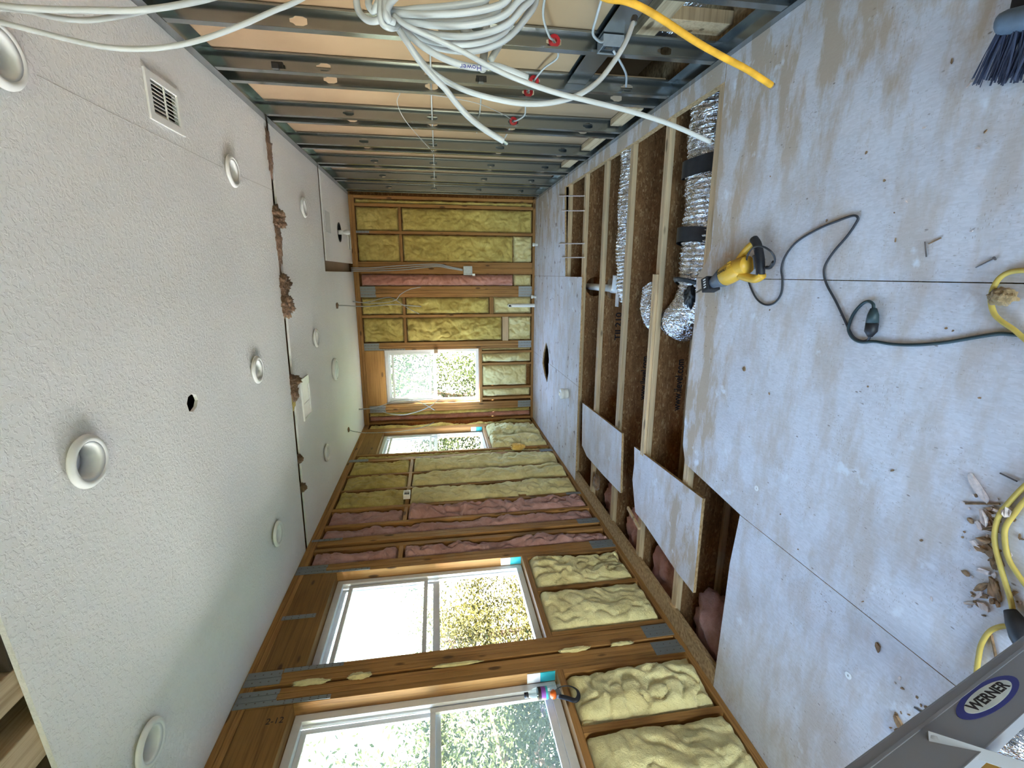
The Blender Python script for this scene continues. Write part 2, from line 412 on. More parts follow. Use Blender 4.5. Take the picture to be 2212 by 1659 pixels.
# ================================================================== THE SETTING
def two_mat(o):
    for p in o.data.polygons: p.material_index = 0 if abs(p.normal.z) > .5 else 1
def sheet(loops, z0=-.02, z1=0.0, name='floor', m=None):
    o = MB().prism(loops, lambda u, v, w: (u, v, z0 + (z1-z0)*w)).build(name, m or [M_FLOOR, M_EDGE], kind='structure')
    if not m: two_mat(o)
    return o
g = .0015
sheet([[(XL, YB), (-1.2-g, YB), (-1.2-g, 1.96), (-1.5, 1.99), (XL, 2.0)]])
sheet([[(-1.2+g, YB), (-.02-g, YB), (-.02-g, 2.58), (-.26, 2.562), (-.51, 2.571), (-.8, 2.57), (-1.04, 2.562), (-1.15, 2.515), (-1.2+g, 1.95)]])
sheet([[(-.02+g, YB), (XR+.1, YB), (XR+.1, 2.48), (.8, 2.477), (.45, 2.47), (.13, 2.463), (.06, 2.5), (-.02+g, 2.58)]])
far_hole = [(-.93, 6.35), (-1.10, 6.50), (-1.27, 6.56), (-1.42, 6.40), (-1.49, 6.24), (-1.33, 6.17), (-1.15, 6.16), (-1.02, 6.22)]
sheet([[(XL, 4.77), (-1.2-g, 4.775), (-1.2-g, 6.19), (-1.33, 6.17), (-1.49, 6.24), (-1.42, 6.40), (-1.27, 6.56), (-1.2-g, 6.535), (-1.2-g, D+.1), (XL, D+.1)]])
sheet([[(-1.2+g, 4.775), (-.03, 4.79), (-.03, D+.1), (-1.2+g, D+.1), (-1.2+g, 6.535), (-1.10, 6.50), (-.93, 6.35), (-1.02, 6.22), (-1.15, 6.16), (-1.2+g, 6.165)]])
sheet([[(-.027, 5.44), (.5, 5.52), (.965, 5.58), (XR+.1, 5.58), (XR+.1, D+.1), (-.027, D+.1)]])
sheet([[(.965, 2.483), (XR+.1, 2.483), (XR+.1, 5.577), (.975, 5.577), (.97, 4.4), (.962, 3.6), (.97, 3.0)]], z0=-.045)
sheet([[(XL-.1, 2.003), (-2.20, 2.003), (-2.185, 2.9), (-2.20, 3.8), (-2.19, 4.767), (XL-.1, 4.767)]], z0=-.035, m=M_EDGE)
MB().box(XL-.16, XR+1.0, YB, D+.2, -.40, -.345).build('floor_underlay', M_OSB, kind='structure')

LX, LY = (.583, -.61, -1.79), (1.65, 3.18, 4.73)
HOLE_R = .066
def holes(y0, y1): return [circ(x, y, HOLE_R, 24) for x in LX for y in LY if y0 < y < y1]
def cpanel(loops): return MB().prism(loops, lambda u, v, w: (u, v, H + .016*w)).build('ceiling', M_CEIL, kind='structure')
rag = [(-.565, 2.385), (-.58, 2.42), (-.61, 2.432), (-.637, 2.41), (-.652, 2.37), (-.64, 2.335), (-.60, 2.325), (-.572, 2.345)]
vent_rect = rect(.665, .805, 2.425, 2.645)
cpanel([[(XL-.05, 1.302), (-1.46, 1.304), (-.9, 1.268), (XR+.1, 1.25), (XR+.1, 3.952), (0, 3.892), (-1.17, 3.838), (XL-.05, 3.782)], rag, vent_rect] + holes(1.3, 3.6))
can = circ(.50, 6.38, .105, 24); disc_hole = circ(-1.065, 5.45, .10, 24)
cpanel([[(XL-.05, 3.872), (-1.17, 3.928), (0, 3.982), (XR+.1, 4.045), (XR+.1, 5.475), (.02, 5.43), (.02, D), (XL-.05, D)]] + holes(4, 5.4))
cpanel([[(.135, 5.545), (XR+.1, 5.585), (XR+.1, D), (.135, D)], can])
# the ground the old partition walls left in the ceiling
MB().box(XL, XR, 3.75, 4.08, H+.05, H+.09).build('trim_1', M_PX, kind='structure')
MB().box(-.05, XR, 5.38, 5.64, H+.05, H+.09).build('trim_2', M_PX, kind='structure')
MB().box(-.05, .2, 5.40, D, H+.05, H+.09).build('trim_3', M_DRY, kind='structure')
MB().box(XL-.3, XR+1.1, YB-1.6, D+.3, 3.02, 3.10).build('roof', M_ROOF, kind='structure')  # rear overhang added to keep direct sun out of the back opening

WL = [(2.51, 3.42), (1.34, 2.25), (5.95, 6.87), (-.9, .1)]       # window openings in the left wall
WZ = (.87, 2.35)
MB().prism([rect(YB, D+.16, -.4, 3.05)] + [rect(a, b, *WZ) for a, b in WL],
           lambda u, v, w: (XL-.16+.02*w, u, v)).build('wall_left', M_OSB, kind='structure')
WE = (-2.0, -1.14)
MB().prism([rect(XL-.14, XR+1.0, -.4, 3.05), rect(*WE, .87, 2.32)],
           lambda u, v, w: (u, D+.14+.02*w, v)).build('wall_end', M_OSB, kind='structure')
MB().prism([[(YB, .62), (3.05, .62), (3.05, .055), (D, .055), (D, 3.02), (YB, 3.02)]],
           lambda u, v, w: (XR+.096+.013*w, u, v)).build('wall_right', M_DRY, kind='structure')
MB().box(XR+.95, XR+1.0, YB, D+.14, -.4, 3.02).build('wall_beyond', M_DRY, kind='structure')
MB().prism([rect(XL-.16, XR+1.0, -.4, 3.05), rect(-1.5, .5, .02, 2.15)],
           lambda u, v, w: (u, YB-.05+.05*w, v)).build('wall_back', M_STRIP, kind='structure')
MB().box(XR+.34, XR+.36, 3.27, 4.8, .0, .9).build('trim_4', M_DRY, kind='structure')
MB().box(XR+.1, XR+.95, YB, D+.14, -.02, -.001).build('floor', M_EDGE, kind='structure')
MB().box(XL-.16, XR+1.0, YB, D+.16, -3.2, -.401).build('lower_shadow_block', M_STRIP, kind='structure')  # unseen solid mass added so the house casts its shadow on the ground
MB().box(-12.2, 40, -40, 60, -3.4, -3.2).build('ground', M_GROUND_DARK, kind='structure')  # near ground coloured dark so the ceiling edge by the windows stays shaded
MB().box(-80, -12.2, -40, 60, -3.4, -3.2).build('ground', M_GROUND_BRIGHT, kind='structure')  # far ground coloured bright to bounce sunlight up onto the ceiling

# ================================================================== STEEL STUD WALL
def keyhole(cy, cz, w=.019, h=.038):
    return [(cy-w, cz-h*.5), (cy-w*.6, cz-h), (cy+w*.6, cz-h), (cy+w, cz-h*.5), (cy+w, cz+h*.35), (cy+w*.55, cz+h*.62),
            (cy+w*.35, cz+h), (cy-w*.35, cz+h), (cy-w*.55, cz+h*.62), (cy-w, cz+h*.35)]
STUDS = [2.05, 2.57, 3.065, 3.24, 3.83, 3.975, 4.575, 4.73, 5.30, 5.46, 6.05, 6.21, 6.80, 6.96]
PUNCH = (.30, .885, 1.488, 2.08)
for i, yw in enumerate(STUDS):
    m = MB(); x0, x1 = XR, XR+.092
    m.prism([rect(x0, x1, .002, H-.002)] + [keyhole(x0+.047, z) for z in PUNCH], lambda u, v, w: (u, yw-.0016*w, v))
    m.box(x0, x0+.0016, yw-.042, yw, .002, H-.002).box(x0, x0+.011, yw-.042, yw-.0405, .002, H-.002)
    m.box(x1-.0016, x1, yw-.042, yw, .002, H-.002).box(x1-.011, x1, yw-.042, yw-.0405, .002, H-.002)
    lab = ('galvanized steel stud nearest the camera, cut off by the photo edge' if i == 0 else
           'galvanized steel stud with the grey wire box beside it' if i == 1 else
           'galvanized steel stud, %s in the row counted back from the wire box stud' % ORD[i-1])
    m.build('steel_stud', M_STEEL, bevel=.0012, label=lab, cat='stud', group='steel studs of the right wall')
for nm, z0, z1, lab in (('steel_track', H-.045, H-.0005, 'long steel track along the ceiling over the steel studs'),
                        ('steel_track', .0005, .035, 'long steel track along the floor under the steel studs')):
    zb = H-.0005 if z0 > 1 else .0005
    MB().box(XR-.0025, XR-.0008, YB, D, z0, z1).box(XR+.0928, XR+.0945, YB, D, z0, z1).box(XR-.0025, XR+.0945, YB, D, zb-(.0012 if z0 > 1 else 0), zb+(0 if z0 > 1 else .0012)) \
        .build(nm, M_STEEL, label=lab, cat='track')
MB().box(XR+.05, XR+.0945, 1.0, 3.06, .56, .562).box(XR+.05, XR+.052, 1.0, 3.06, .56, .68).box(XR+.0925, XR+.0945, 1.0, 3.06, .56, .68) \
    .build('steel_channel', M_STEEL, label='steel channel along the cut lower edge of the tan board', cat='channel')
for k, (a, b, lab) in enumerate(((3.40, 3.80, 'short pine block behind the floor track under the long cable'),
                                 (4.13, 4.55, 'short pine block behind the floor track, second towards the end wall'),
                                 (4.90, 5.27, 'short pine block behind the floor track, third towards the end wall'))):
    MB().box(XR+.045, XR+.09, a, b, .036, .13).build('pine_block', M_JY, label=lab, cat='block', group='blocks behind the steel track', bevel=.002)
# framing and foil seen through the opening low in the wall
MB().box(1.205, 1.27, 1.0, 2.86, .335, .44).build('pine_rail', M_JY, label='pine rail running along behind the low wall opening', cat='timber', bevel=.002)
MB().box(1.21, 1.27, 2.46, 2.58, .0, .334).build('pine_upright', M_JX, label='short pine upright under the rail behind the low wall opening', cat='timber', bevel=.002)
def foil_sheet():
    def f(u, v):
        y = 1.9+1.36*u; z = .0+1.0*v
        w = .03*noise.noise(V((y*7, z*2.2, 3)))+.018*noise.noise(V((y*28, z*7, 1)))
        return (XR+.36+w, y, z)
    return MB().grid(80, 40, f)
foil_sheet().build('foil_sheet', M_FOIL, label='crinkled silver foil sheet behind the low wall opening', cat='foil', smooth=True, fix=False)

# wires, grommets and boxes on the steel wall
def tube_thing(name, pts, r, m, lab, cat, group=None, n=8, k=8, smooth=True, flat=1.0):
    return MB().tube(spline(pts, k), r, n, flat=flat).build(name, m, label=lab, cat=cat, group=group, smooth=smooth)
for (y, z, lab) in ((2.566, .885, 'red plastic grommet in the stud next to the wire box'), (3.061, .885, 'red plastic grommet in the second stud from the wire box'),
                    (3.236, .885, 'red plastic grommet in the third stud from the wire box'), (3.826, .885, 'red plastic grommet in the fourth stud, with a thin wire curling from it')):
    mb = MB().lathe([(.013, -.012), (.030, -.010), (.030, -.004), (.017, .002), (.017, .010), (.013, .010)], lambda a, b, c: (XR+.047+a, y+c, z+b), 12, close=True)
    mb.build('wire_grommet', M_RED, label=lab, cat='grommet', group='red grommets', smooth=False)
gx = XR+.047
tube_thing('white_wire', [(gx+.02, 2.1, 1.02), (gx-.01, 2.3, 1.0), (gx-.015, 2.48, .93), (gx, 2.566, .885), (gx-.01, 2.7, .83), (gx+.01, 2.9, .86), (gx, 3.06, .885),
           (gx, 3.24, .885), (gx-.02, 3.4, .87), (gx-.02, 3.6, .84), (gx-.01, 3.76, .868), (gx, 3.83, .885), (gx, 4.0, .885), (gx+.01, 4.3, .88)], .0055, M_CABW, 'white wire threaded through the red grommets of the steel studs', 'wire')
tube_thing('white_wire', [at(1230, 205, 0, gx), at(1105, 258, 0, gx), at(1085, 246, 0, XR-.01), at(1040, 226, 0, XR-.03), at(990, 214, 0, XR-.02), at(926, 204, 0, XR+.01), at(905, 201, 0, XR+.02)][1:], .0022, M_CABW, 'thin white wire curling from the fourth red grommet', 'wire')
tube_thing('white_wire', [at(864, 201, 0, XR+.02), at(858, 222, 0, XR-.02), at(872, 255, 0, XR-.03), at(900, 290, 0, XR-.02), at(941, 335, 0, XR+.02)], .0022, M_CABW, 'thin white wire arching between the steel studs to a loose end', 'wire')
tube_thing('white_wire', [(gx, 2.7, 1.49), (gx, 3.5, 1.49), (gx, 4.4, 1.485), (gx, 5.6, 1.48), (gx, 6.7, 1.48)], .005, M_CABW, 'straight white wire running through the mid height stud holes', 'wire')
tube_thing('white_wire', [(XR+.09, 3.26, 1.19), (XR+.085, 3.5, 1.16), (XR+.085, 3.8, 1.14), (XR+.085, 4.3, 1.12)], .005, M_CABW, 'white wire stapled slanting across the tan board', 'wire')
for (y, z, lab) in ((3.055, 2.317, 'black wire clip high on the second steel stud'), (3.055, 1.2, 'black wire clip behind the cable coil')):
    MB().box(XR+.005, XR+.05, y-.02, y-.003, z-.03, z+.03).box(XR+.005, XR+.03, y-.05, y-.02, z-.012, z+.02).build('wire_clip', M_TAPE, label=lab, cat='clip', bevel=.003)
bxp = at(1312, 104, 0, XR+.02)
root = thing('wire_box', 'grey metal electrical box on a steel stud near the low opening', 'electrical box', (XR+.03, 2.50, .62))
MB().prism([rect(-.045, .045, -.052, .052), rect(-.041, .041, -.048, .048)], lambda u, v, w: (XR-.005+.05*w, 2.49+u, .62+v)).box(XR+.043, XR+.046, 2.446, 2.534, .569, .671).build('box_shell', M_SOCK, root)
MB().box(XR-.008, XR-.003, 2.455, 2.475, .62, .655).build('box_clamp', M_STEEL, root)
tube_thing('white_wire', [(XR+.02, 2.1, .80), (XR-.01, 2.2, .79), (XR-.015, 2.32, .765), (XR+.0, 2.42, .70), (XR+.02, 2.462, .66)], .006, M_CABW, 'pair of white wires entering the grey metal box from above', 'wire')
tube_thing('white_wire', [(XR-.0, 2.50, .60), (XR-.02, 2.56, .54), (XR-.02, 2.70, .45), (XR+.01, 2.92, .36), (gx, 3.05, .31)], .006, M_CABW, 'twisted white wire from the grey metal box to the next stud hole', 'wire')

# ================================================================== TIMBER WALLS
def stud_L(y0, y1, z0=.04, z1=2.6, dx=0, d=.089, m=None, par=None, name='ply', lab=None, grp=None, cat='stud'):
    mb = MB().box(XL-d, XL+dx, y0, y1, z0, z1)
    if par is not None: return mb.build(name, m or M_PZ, par, bevel=.0015)
    return mb.build(name, m or M_PZ, label=lab, cat=cat, group=grp, bevel=.0015)
def stud_E(x0, x1, z0=.04, z1=2.6, dy=0, d=.089, m=None, par=None, name='ply', lab=None, grp=None, cat='stud'):
    mb = MB().box(x0, x1, D-dy, D+d, z0, z1)
    if par is not None: return mb.build(name, m or M_PZ, par, bevel=.0015)
    return mb.build(name, m or M_PZ, label=lab, cat=cat, group=grp, bevel=.0015)
def post(side, plies, lab, z0=.04, z1=2.6, loc=None):
    c = (plies[0][0]+plies[-1][1])/2
    r = thing('timber_post', lab, 'post', (XL, c, z0) if side == 'L' else (c, D, z0), 'built up timber posts')
    for (a, b) in plies: (stud_L if side == 'L' else stud_E)(a, b, z0, z1, par=r)
    return r
GL = 'pine studs of the window wall'; GE = 'pine studs of the end wall'
# left (window) wall
post('L', [(6.875, 6.915), (6.918, 6.955), (6.958, 6.998)], 'built up pine post between the far corner and the far left window')
post('L', [(5.905, 5.945)], 'pine trimmer post at the near side of the far left window')
post('L', [(5.70, 5.74), (5.745, 5.785)], 'built up pine post between far left window and yellow batts')
for y0, y1, lab in ((5.26, 5.30, 'pine stud between the first two yellow batts nearest the far left window'), (4.865, 4.905, 'pine stud in the middle of the yellow batts of the window wall'),
                    (4.44, 4.49, 'pine stud where yellow batts meet pink on the window wall'), (4.13, 4.17, 'pine stud between the two far pink batts on the window wall')):
    stud_L(y0, y1, lab=lab, grp=GL, name='pine_stud')
post('L', [(3.84, 3.885), (3.888, 3.935)], 'built up pine post among the pink batts of the window wall')
stud_L(3.735, 3.78, lab='pine stud just before the pink batt nearest the middle window', grp=GL, name='pine_stud')
post('L', [(3.422, 3.462), (3.465, 3.505), (3.508, 3.548)], 'wide pine post at the far side of the middle left window')
post('L', [(2.392, 2.43), (2.433, 2.47), (2.473, 2.508)], 'wide pine post at the near side of the middle left window')
post('L', [(2.252, 2.29), (2.293, 2.33), (2.333, 2.366)], 'wide pine post at the far side of the nearest window')
post('L', [(1.20, 1.25), (1.255, 1.338)], 'pine post at the near side of the nearest window')
# plates, headers, sills
MB().box(XL-.089, XL, .8, D, 0, .038).build('floor_plate', M_PY, label='long pine plate on the floor under the window wall', cat='plate', bevel=.002)
for z0, z1, lab in ((2.602, 2.638, 'lower pine plate under the ceiling along the window wall'), (2.640, 2.676, 'upper pine plate under the ceiling along the window wall')):
    MB().box(XL-.089, XL, .8, D, z0, z1).build('top_plate', M_PY, label=lab, cat='plate', bevel=.0015)
for (a, b), lab in zip(WL[:3], ('wide plywood header over the middle left window', 'wide plywood header over the nearest window', 'wide plywood header over the far left window')):
    z = 2.60
    hd = MB().box(XL-.089, XL, a+.001, b-.001, 2.352, z).build('window_header', M_HY, label=lab, cat='header', bevel=.002)
    if a == 1.34: text('2-12', .05, (XL+.0004, 2.16, 2.42), (0, 0, -1), (0, 1, 0), M_INK, hd, 'pencil_note', .0002)
    MB().box(XL-.089, XL, a+.001, b-.001, .826, .866).build('window_sill', M_PY, label=lab.replace('wide plywood header over', 'pine sill plate under'), cat='sill', bevel=.002)
GC = 'short cripple studs under windows'
for y0, y1, lab in ((2.96, 3.0, 'short pine cripple stud between two batts under the middle left window'), (2.515, 2.55, 'short pine cripple at the near end under the middle left window'),
                    (3.385, 3.418, 'short pine cripple at the far end under the middle left window'), (1.84, 1.88, 'short pine cripple stud between two batts under the nearest window'),
                    (2.215, 2.248, 'short pine cripple at the far end under the nearest window'), (6.37, 6.41, 'short pine cripple stud under the far left window')):
    stud_L(y0, y1, .039, .825, lab=lab, grp=GC, name='cripple_stud')
GB = 'blocking between studs'
for a, b, lab in ((5.302, 5.698, 'first'), (4.907, 5.258, 'second'), (4.492, 4.863, 'third'), (4.172, 4.438, 'fourth'), (3.55, 3.734, 'fifth')):
    MB().box(XL-.089, XL, a, b, 1.855, 1.893).build('wood_block', M_PY, label='pine block between window wall studs at mid height, %s from the far end' % lab, cat='block', group=GB, bevel=.002)
MB().box(XL-.03, XL+.002, 4.50, 4.86, .62, .70).build('wood_block', M_PZ, label='low pine block across a yellow batt of the window wall', cat='block', bevel=.002)
# end wall
stud_E(1.03, 1.069, lab='pine corner stud of the end wall beside the steel studs', grp=GE, name='pine_stud')
for x0, x1, lab in ((.925, .965, 'pine stud of the end wall, first from the steel studs'), (.555, .595, 'pine stud of the end wall, second from the steel studs'),
                    (-.645, -.605, 'pine stud of the end wall between two wide yellow batts near the window')):
    stud_E(x0, x1, lab=lab, grp=GE, name='pine_stud')
post('E', [(.085, .165), (-.005, .082)], 'wide pine post with wires and a metal box on the end wall')
post('E', [(-.235, -.185), (-.29, -.238), (-.345, -.293)], 'wide pine post just left of the pink roll on the end wall')
post('E', [(-1.06, -1.022), (-1.10, -1.063), (-1.138, -1.103)], 'pine post at the right side of the end window')
post('E', [(-2.04, -2.002), (-2.08, -2.043), (-2.12, -2.083)], 'pine post at the left side of the end window')
stud_E(XL, XL+.03, lab='pine corner stud where the end wall meets the window wall', grp=GE, name='pine_stud')
MB().box(XL, XR, D, D+.089, 0, .038).build('floor_plate', M_PX, label='pine plate on the floor under the end wall', cat='plate', bevel=.002)
for z0, z1, lab in ((2.602, 2.638, 'lower pine plate under the ceiling along the end wall'), (2.640, 2.676, 'upper pine plate under the ceiling along the end wall')):
    MB().box(XL, XR, D, D+.089, z0, z1).build('top_plate', M_PX, label=lab, cat='plate', bevel=.0015)
MB().box(WE[0]+.001, WE[1]-.001, D, D+.089, 2.322, 2.60).build('window_header', M_HX, label='wide plywood header over the end window', cat='header', bevel=.002)
MB().box(WE[0]+.001, WE[1]-.001, D, D+.089, .826, .866).build('window_sill', M_PX, label='pine sill plate under the end window', cat='sill', bevel=.002)
for x0, x1, lab in ((-1.215, -1.18, 'first'), (-1.405, -1.37, 'second'), (-1.79, -1.755, 'third'), (-1.97, -1.935, 'fourth')):
    stud_E(x0, x1, .039, .825, lab='short cripple stud under the end window, %s from the right' % lab, grp=GC, name='cripple_stud')
for a, b, lab in ((.597, .923, 'first'), (.167, .553, 'second'), (-.603, -.347, 'third'), (-1.02, -.647, 'fourth')):
    MB().box(a, b, D, D+.089, 1.965, 2.003).build('wood_block', M_PX, label='pine block of the end wall at mid height, %s from the right' % lab, cat='block', group=GB, bevel=.002)
MB().box(-.60, -.35, D-.004, D+.03, .64, .70).build('wood_block', M_PX, label='low wood block above the drain stub on the end wall', cat='block', bevel=.002)
MB().box(-1.02, -.648, D-.004, D+.03, .41, .50).build('wood_block', M_JX, label='low wood block across the batt right of the end window', cat='block', bevel=.002)
MB().box(-.09, -.02, D-.05, D+.03, .0, .22).build('wood_block', M_PZ, label='short wood block on the floor under the pink roll', cat='block', bevel=.002) if False else None

# metal strap ties
def strap(side, a, b, z0, z1, lab, holes_=True):
    mb = MB()
    if side == 'L': mb.box(XL+.001, XL+.004, a, b, z0, z1)
    else: mb.box(a, b, D-.004, D-.001, z0, z1)
    o = thing('strap_tie', lab, 'metal strap', (XL+.002, (a+b)/2, z0) if side == 'L' else ((a+b)/2, D-.002, z0), 'metal strap ties')
    mb = MB(); ns = max(1, round((b-a)/.042)); sw_ = (b-a)/ns
    for k in range(ns):
        q0, q1 = a+k*sw_+.0015, a+(k+1)*sw_-.0015; e = .006*(k % 2)
        if side == 'L': mb.box(XL+.001, XL+.004, q0, q1, z0+e, z1)
        else: mb.box(q0, q1, D-.004, D-.001, z0+e, z1)
    mb.build('plate', M_STRAP, o)
    nb = MB(); zz = z0+.02
    while zz < z1-.01:
        for q in (.25, .75):
            c = a+(b-a)*q
            p = (XL+.004, c, zz) if side == 'L' else (c, D-.004, zz)
            nb.lathe([(0, .0018), (.004, .001), (.0045, 0)], (lambda x, y, z, p=p: (p[0]+z, p[1]+x, p[2]+y)) if side == 'L' else (lambda x, y, z, p=p: (p[0]+x, p[1]-z, p[2]+y)), 8)
        zz += .045
    nb.build('nail_heads', M_RUST, o, kind='stuff')
for s, a, b, z0, z1, lab in (
    ('L', 2.398, 2.500, 2.47, 2.67, 'steel strap at the top of the post near the middle left window'),
    ('L', 2.476, 2.506, 2.13, 2.47, 'long narrow steel strap down the near edge of the middle left window'),
    ('L', 2.256, 2.364, 2.45, 2.67, 'steel strap at the top of the post by the nearest window'),
    ('L', 2.254, 2.284, 2.16, 2.45, 'long narrow steel strap down the far edge of the nearest window'),
    ('L', 3.43, 3.54, 2.44, 2.67, 'steel strap at the top of the post far side of the middle left window'),
    ('L', 3.424, 3.454, 2.10, 2.44, 'long narrow steel strap down the far edge of the middle left window'),
    ('L', 2.93, 2.97, 2.40, 2.62, 'short steel strap in the middle of the middle window header'),
    ('L', 3.90, 3.935, 2.40, 2.66, 'steel strap on top of the post among pink batts'),
    ('L', 5.70, 5.78, 2.42, 2.66, 'steel strap at the top beside the far left window'),
    ('L', 2.40, 2.505, .03, .22, 'grey steel strap at the foot of the post beside middle left window'),
    ('L', 2.256, 2.36, .03, .22, 'grey steel strap at the foot of the post beside nearest window'),
    ('L', 3.43, 3.545, .03, .24, 'grey steel strap at the foot of the post far side of middle window'),
    ('L', 3.845, 3.93, .03, .24, 'grey steel strap at the foot of the post among pink batts'),
    ('L', 4.44, 4.49, .03, .19, 'grey steel strap at the foot where yellow batts meet pink'),
    ('L', 5.70, 5.785, .03, .2, 'grey steel strap at the foot of the post beside far left window'),
    ('E', -.345, -.185, 2.38, 2.60, 'steel strap at the top of the post left of the pink roll'),
    ('E', -.345, -.185, .04, .25, 'steel strap at the foot of the post left of the pink roll'),
    ('E', -1.135, -1.025, 2.38, 2.60, 'steel strap at the top right of the end window'),
    ('E', -1.138, -1.115, 2.0, 2.38, 'narrow steel strap down the right edge of the end window'),
    ('E', -1.135, -1.025, .04, .25, 'steel strap at the foot of the post right of the end window'),
    ('E', -2.115, -2.005, 2.34, 2.58, 'steel strap at the top left of the end window'),
    ('E', -2.115, -2.005, .04, .25, 'steel strap at the foot of the post left of the end window'),
    ('E', .56, .592, 2.42, 2.60, 'small steel strap on top of the second stud of the end wall')):
    strap(s, a, b, z0, z1, lab)

# ================================================================== WINDOWS
def window(name, side, a, b, z0, z1, raised, extra=None):
    f = .045; P = -.085
    def B(mb, u0, u1, d0, d1, w0, w1):      # u along the wall, d depth outward from the stud face
        return mb.box(XL-d1, XL-d0, u0, u1, w0, w1) if side == 'L' else mb.box(u0, u1, D+d0, D+d1, w0, w1)
    r = thing(name, {'window_1': 'single hung window in the middle of the left wall, lower half open', 'window_2': 'single hung window of the left wall nearest the camera, closed',
                     'window_3': 'single hung window at the far end of the left wall', 'window_4': 'single hung window in the end wall', 'window_5': 'window behind the camera'}[name], 'window',
              (XL, (a+b)/2, z0) if side == 'L' else ((a+b)/2, D, z0), kind='structure')
    mb = MB(); i0, i1 = a+.003, b-.003; w0, w1 = z0+.003, z1-.003
    for q in ((i0, i0+f, w0, w1), (i1-f, i1, w0, w1), (i0+f, i1-f, w1-f, w1), (i0+f, i1-f, w0, w0+f)):
        B(mb, q[0], q[1], .075, .135, q[2], q[3])
    for q in ((i0+f, i0+f+.012, w0+f, w1-f), (i1-f-.012, i1-f, w0+f, w1-f)):
        B(mb, q[0], q[1], .10, .115, q[2], q[3])
    mb.build('frame', M_VINYL, r, bevel=.002)
    mid = z0+.455*(z1-z0)+.04
    def sash(nm, d0, d1, s0, s1, rail, hz):
        sm = MB(); e = .03; u0, u1 = i0+f+.013, i1-f-.013
        B(sm, u0, u0+e, d0, d1, s0, s1); B(sm, u1-e, u1, d0, d1, s0, s1); B(sm, u0+e, u1-e, d0, d1, s1-e, s1); B(sm, u0+e, u1-e, d0, d1, s0, s0+rail)
        so_ = sm.build(nm, M_VINYL, r, bevel=.002)
        gm = MB(); dm = (d0+d1)/2; B(gm, u0+e-.004, u1-e+.004, dm-.002, dm+.002, s0+rail-.004, s1-e+.004)
        gm.build('pane', M_GLASS, so_)
    sash('fixed_sash', .116, .134, mid-.03, w1-f, .05, 0)
    if raised: sash('sliding_sash', .088, .108, mid+.06, z1-.10, .03, 0)
    else: sash('sliding_sash', .088, .108, w0+f, mid+.03, .04, 0)
    if extra: extra(r, B, i0, i1, w0)
    return r
def teal(r, B, i0, i1, w0):
    B(MB(), i1-.001, i1+.002, .004, .07, w0+.0, w0+.09).build('flashing_tape', M_TEAL, r, label='teal flashing tape')
    B(MB(), i1-.001, i1+.002, .004, .07, w0+.091, w0+.17).build('printed_tape', M_STRIP, r, label='white printed tape')
window('window_1', 'L', 2.51, 3.42, .87, 2.35, True, teal)
window('window_2', 'L', 1.34, 2.25, .87, 2.35, False, teal)
window('window_3', 'L', 5.95, 6.87, .87, 2.35, True, teal)
window('window_4', 'E', WE[0], WE[1], .87, 2.32, True)
window('window_5', 'L', -.9, .1, .87, 2.35, False)

# ================================================================== INSULATION
NB = [0]
def batt(side, u0, u1, z0, z1, m, lab, out=.0, bulge=.03, lump=.03, group=None, seed=None, res=.012, cre=1.0, tag_=True, ragged=.02):
    NB[0] += 1; sd = NB[0]*13.7
    nu = max(6, int((u1-u0)/res)); nv = max(8, int((z1-z0)/res))
    def f(a, b):
        u = u0+(u1-u0)*a; z = z0+(z1-z0)*b
        ea = min(a, 1-a)*(u1-u0); eb = min(b, 1-b)*(z1-z0); e = min(ea, eb)
        ed = 1-math.exp(-e/.018)
        p = V((u*4+sd, z*3.2, sd)); big = noise.noise(p)+.5*noise.noise(p*2.3)
        q = V((u*11+sd, z*9, sd*2)); cr = 1-abs(noise.noise(q))*2; cr = max(0, cr-.55)*1.6
        fine = noise.noise(V((u*32, z*26+sd, 5)))*.5+noise.noise(V((u*75, z*60+sd, 8)))*.3
        mid = noise.noise(V((u*17, z*12+sd, 11)))*.55+noise.noise(V((u*9+sd, z*7, 4)))*.8
        d = -.055*(1-ed) + out + bulge*ed*(.4+.6*math.sin(PI*a)**.5 if a*(1-a) > 0 else .4) + lump*(big+.55*mid)*ed - cre*.022*cr*ed + .012*fine
        jit = ragged*noise.noise(V((u*14+sd, z*14, 2)))*(1 if e < .012 else 0)
        if a in (0.0, 1.0) or b in (0.0, 1.0): d = -.085
        uu = min(max(u+jit, u0+.0005), u1-.0005); zz = min(max(z+jit, z0+.0005), z1-.0005)
        return (XL+d, uu, zz) if side == 'L' else (uu, D-d, zz)
    return MB().grid(nu, nv, f).build('insulation_batt', m, label=lab, cat='insulation', group=group or 'insulation batts', smooth=True, fix=False)
# window wall
batt('L', 7.0, 7.165, .04, 2.6, M_YEL, 'dark yellow batt in the far corner bay of the window wall', -.01, .015)
batt('L', 5.787, 5.903, .04, 2.6, M_YEL, 'narrow yellow batt beside the far left window', -.012, .012, .012)
batt('L', 5.302, 5.698, 1.895, 2.6, M_YEL, 'upper yellow batt, first from the far left window', -.005, .03)
batt('L', 5.302, 5.698, .04, 1.853, M_YEL2, 'lower yellow batt, first from the far left window', .0, .045)
batt('L', 4.907, 5.258, 1.895, 2.6, M_YEL, 'upper yellow batt, second from the far left window', -.005, .03)
batt('L', 4.907, 5.258, .04, 1.853, M_YEL2, 'lower yellow batt, second from the far left window', .0, .05)
batt('L', 4.492, 4.863, 1.895, 2.6, M_YEL, 'upper yellow batt, third from the far left window', -.01, .03)
batt('L', 4.492, 4.863, .04, 1.853, M_YEL2, 'lower yellow batt, third from the far left window', .0, .035, .03)
batt('L', 4.172, 4.438, 1.895, 2.6, M_PINK2, 'upper pink batt, farthest pink bay of the window wall', -.01, .02, .03)
